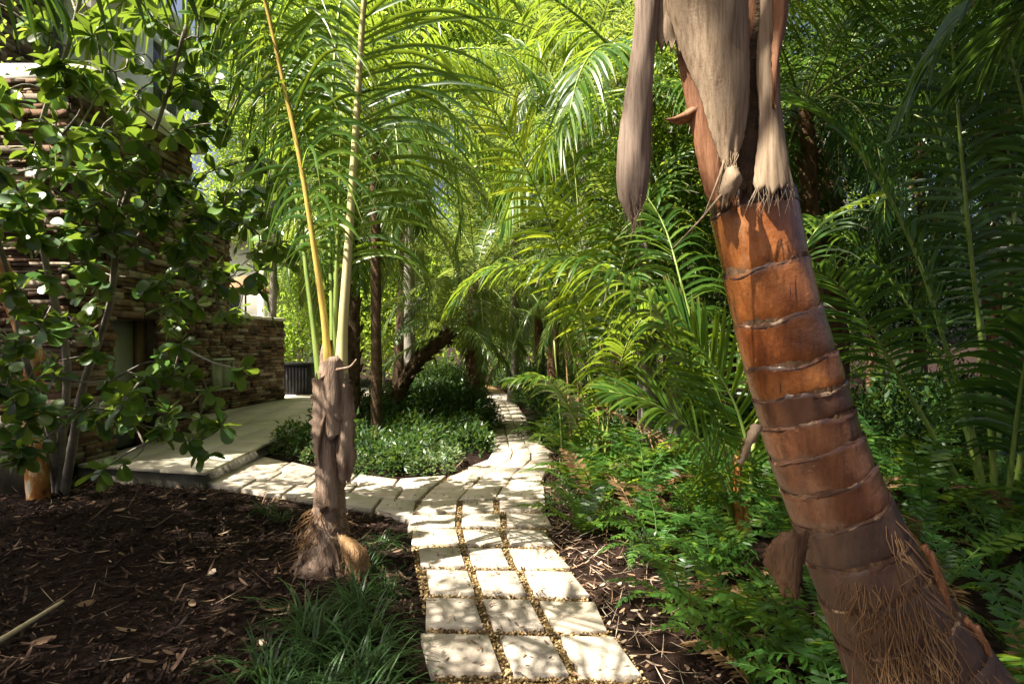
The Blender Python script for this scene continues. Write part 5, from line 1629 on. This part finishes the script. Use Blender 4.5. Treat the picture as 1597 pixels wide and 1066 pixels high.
# ------------------------------------------------------------------ shrub island and verges
def shrub_mesh(h, r, n, size, mat, spread=.08):
    b = Buf()
    d = nrm(rng.normal(size=(n, 3))); d[:, 2] = np.abs(d[:, 2])
    rad = rng.uniform(.45, 1, (n, 1)) ** .5
    p = d * rad * np.array([r, r, h * .9]) * rng.uniform(.85, 1.1, (n, 1)) + np.array([0, 0, .04])
    ax = nrm(d * np.array([1, 1, .5]) + rng.normal(size=(n, 3)) * .55 + np.array([0, 0, .2]))
    N = rng.normal(size=(n, 3)) * .6 + np.array([0, 0, 1.2]); sd = nrm(np.cross(ax, N)); N = np.cross(sd, ax)
    l = size * rng.uniform(.6, 1.3, (n, 1)); hw = l * .17
    V = np.stack([p, p + ax * l * .45 - sd * hw + N * l * .06, p + ax * l - N * l * .12, p + ax * l * .45 + sd * hw + N * l * .06], 1)
    b.add(V.reshape(-1, 3), np.arange(n * 4).reshape(-1, 4), np.repeat(rng.uniform(0, 1, n), 4))
    for k in range(7):
        a = k * .9; tube(b, curve([(0, 0, -.02), (r * .3 * math.cos(a), r * .3 * math.sin(a), h * .4), (r * .6 * math.cos(a), r * .6 * math.sin(a), h * .75)], 5), np.linspace(.006, .003, 5), 3, 0, .2, cap=False)
    return b.mesh('shrub', M[mat])


SHV = [shrub_mesh(.24 + .03 * k, .25, 300, .075, 'cover') for k in range(4)]
SHD = [shrub_mesh(.36 + .07 * k, .36, 380, .085, 'fern' if k == 1 else 'tree_dark') for k in range(4)]
SHK = [shrub_mesh(.95, .55, 1100, .10, 'tree_dark') for _ in range(3)]
ss_ = []
def put(lst, x, y, s, name, lab, grp):
    o = link(name, lst[rng.integers(len(lst))]); o.location = (x, y, float(ground_z(x, y)) - .01); o.rotation_euler = (0, 0, rng.uniform(0, 6)); o.scale = (s, s, s * rng.uniform(.85, 1.2))
    tag(o, lab, 'shrub', grp)
tries = 0
while len(ss_) < 92 and tries < 6000:
    tries += 1
    y = rng.uniform(6.9, 13.5); x = rng.uniform(-3.6, .3)
    if path_sd(x, y) < .2 or terrace_sd(x, y) < .22 or x > float(pl(y)): continue
    if any((x - a) ** 2 + (y - c) ** 2 < .27 ** 2 for a, c in ss_): continue
    ss_.append((x, y))
    front = path_sd(x, y) < .7 and y < 9.0 and rng.uniform() < .8
    if front: put(SHV, x, y, rng.uniform(.7, 1.05), 'variegated_shrub', 'small variegated shrub along the rim of the planted island', 'variegated shrubs rimming the island')
    elif y < 10 or rng.uniform() < .4: put(SHD, x, y, rng.uniform(.75, 1.1), 'leafy_shrub', *(('green island shrub next to the terrace edge', 'shrubs by the terrace edge') if x < -2.6 else (('green island shrub under the leaning date palm', 'shrubs under the leaning palm') if y > 9.6 else ('green shrub in the middle of the planted island', 'shrubs filling the island'))))
    else: put(SHK, x, y, rng.uniform(.7, 1.0), 'dark_shrub', 'dark green shrub at the back of the island under leaning palm', 'dark shrubs behind the island')
for k in range(90):
    y = rng.uniform(9, 24); x = float(pr(y)) + .45 + abs(rng.normal()) * 1.6
    put(SHK if k % 2 else SHD, x, y, rng.uniform(.7, 1.25), 'dark_shrub', *(('dark shrub beside the bushy date palm on the right verge', 'shrubs by the bushy date palm') if y < 12.5 else (('dark shrub below the date palm arching over the path', 'shrubs below the arching palm') if y < 17 else ('dark shrub right of the path where it disappears', 'shrubs at the end of the path right'))))
for k in range(46):
    y = rng.uniform(13, 26); x = float(pl(y)) - .45 - abs(rng.normal()) * .9
    if terrace_sd(x, y) < .3: continue
    put(SHK if k % 2 else SHD, x, y, rng.uniform(.7, 1.1), 'dark_shrub', 'dark shrub left of the far path beyond the island', 'shrubs left of the far path')
for k in range(22):
    x = rng.uniform(3, 9); y = rng.uniform(6.5, 10)
    put(SHK, x, y, rng.uniform(.8, 1.4), 'dark_shrub', *(('dark shrub at the foot of the rough brown grove palms', 'shrubs at the grove palm feet') if x < 5.6 else ('dark shrub behind the areca palm at the grove edge', 'shrubs behind the areca')))
# low leafy sprigs on the near right verge
for (px, py, s) in ((860, 790, .55), (905, 830, .45), (980, 880, .4), (850, 690, .9), (870, 660, 1.0), (835, 640, .9), (900, 700, .9), (945, 745, .7), (960, 690, .9), (1010, 760, .7)):
    g = G(px, py); put(SHD, g[0] + .12, g[1], s, 'leafy_shrub', 'low leafy shrub among the ferns on the path side', 'low shrubs among ferns')

# ------------------------------------------------------------------ mulch, litter and fallen leaves
def shards(n, xr, yr, lmin, lmax, wmin, wmax, keep, zup=.02, curl=.3):
    x = rng.uniform(*xr, n); y = rng.uniform(*yr, n)
    k = keep(x, y); x, y = x[k], y[k]; n = len(x)
    a = rng.uniform(0, 6.28, n); l = rng.uniform(lmin, lmax, n); w = rng.uniform(wmin, wmax, n)
    tilt = rng.normal(size=n) * .28
    z = ground_z(x, y) + rng.uniform(.004, zup, n) + np.abs(np.sin(tilt)) * l * .4
    ax = np.column_stack([np.cos(a) * np.cos(tilt), np.sin(a) * np.cos(tilt), np.sin(tilt)])
    sd = np.column_stack([-np.sin(a), np.cos(a), rng.normal(size=n) * .35]); sd = nrm(sd)
    up_ = np.cross(ax, sd)
    c = np.column_stack([x, y, z])
    V = []
    for s, ww in ((-.5, .45), (-.1, 1.0), (.25, .85), (.5, .3)):
        cc = c + ax * (s * l)[:, None] + up_ * (curl * (s * s) * l * .6)[:, None]
        V.append(np.stack([cc - sd * (w * ww / 2)[:, None], cc + sd * (w * ww / 2)[:, None]], 1))
    return np.stack(V, 1)


def bed(x, y): return (path_sd(x, y) > .02) & (terrace_sd(x, y) > .03)


def patchy(x, y):
    h = np.sin(2.1 * x + 1.3 * np.sin(1.9 * y)) * np.sin(2.7 * y + 1.1 * np.sin(2.3 * x))
    return bed(x, y) & (rng.uniform(-1, 1, len(x)) < h + .35)


b = Buf()
add_strips(b, shards(26000, (-6, 0), (1.6, 8), .008, .04, .004, .014, bed, .012))
add_strips(b, shards(22000, (-6, 0), (1.6, 8), .02, .085, .006, .024, patchy, .03))
add_strips(b, shards(3000, (-6, 0), (1.6, 8), .08, .2, .006, .022, patchy, .04))
tag(link('mulch', b.mesh('mulch', M['chip'])), 'dark reddish bark mulch covering the bed left of the path', 'mulch', kind='stuff')
b = Buf()
add_strips(b, shards(5000, (.2, 3.5), (2, 9), .08, .24, .0025, .006, lambda x, y: (path_sd(x, y) > .0) & (path_sd(x, y) < rng.uniform(.1, 1.6, len(x))), .05, .2))
add_strips(b, shards(6000, (.2, 3.5), (2, 9), .01, .07, .004, .022, lambda x, y: (path_sd(x, y) > .0) & (path_sd(x, y) < rng.uniform(.1, 1.6, len(x))), .04))
add_strips(b, shards(700, (-6, -.3), (2, 7), .02, .10, .004, .016, patchy, .035))
add_strips(b, shards(260, (-6, -.3), (2, 7), .10, .28, .003, .007, bed, .04, .1))
add_strips(b, shards(1100, (-1.2, .8), (2.4, 8), .02, .05, .006, .014, lambda x, y: path_sd(x, y) < 0, .01) + np.array([0, 0, .055]))
tag(link('leaf_litter', b.mesh('leaf_litter', M['litter'])), 'tan twigs and dry leaf scraps littering the beds beside the path', 'litter', kind='stuff')
LV = shards(1, (0, .001), (3.0, 3.001), .1, .1001, .045, .0451, lambda x, y: x < 9)[0]
LV = LV - LV.mean((0, 1)); LV[..., 2] = .02 * (LV[..., 0] ** 2 + LV[..., 1] ** 2) / .0025 * .3
LVM = make_mesh('fallen_leaf', LV.reshape(-1, 3), [strip_faces(3, 2)], M['litter'], np.full(8, .5))
for (px, py) in ((200, 735), (250, 780), (185, 800), (230, 830), (190, 870), (330, 900), (135, 945), (195, 990), (70, 1000), (430, 960), (480, 935), (350, 835), (120, 780), (60, 820), (300, 945), (260, 880), (410, 1010), (355, 990), (160, 760), (440, 905), (475, 985), (90, 880), (315, 780), (25, 860), (230, 1040), (375, 1050)):
    g = G(px, py); o = link('fallen_leaf', LVM); o.location = (g[0], g[1], float(ground_z(g[0], g[1])) + .022); o.rotation_euler = (rng.normal() * .2, rng.normal() * .2, rng.uniform(0, 6)); s = rng.uniform(.7, 1.3); o.scale = (s, s, s)
    tag(o, 'curled tan leaf lying on the dark mulch', 'leaf', 'fallen leaves on the mulch')
sk = Buf(); tube(sk, curve([G(-20, 1010, .03), G(45, 970, .035), G(98, 937, .04)], 14), np.linspace(.016, .011, 14), 7, .06)
o = wobj('stick', sk.mesh('stick', M['stick'], True), None); tag(o, 'pale peeled stick lying on the mulch bed', 'stick')
print('faces', sum(len(m.polygons) for m in bpy.data.meshes), 'objects', len(bpy.data.objects))
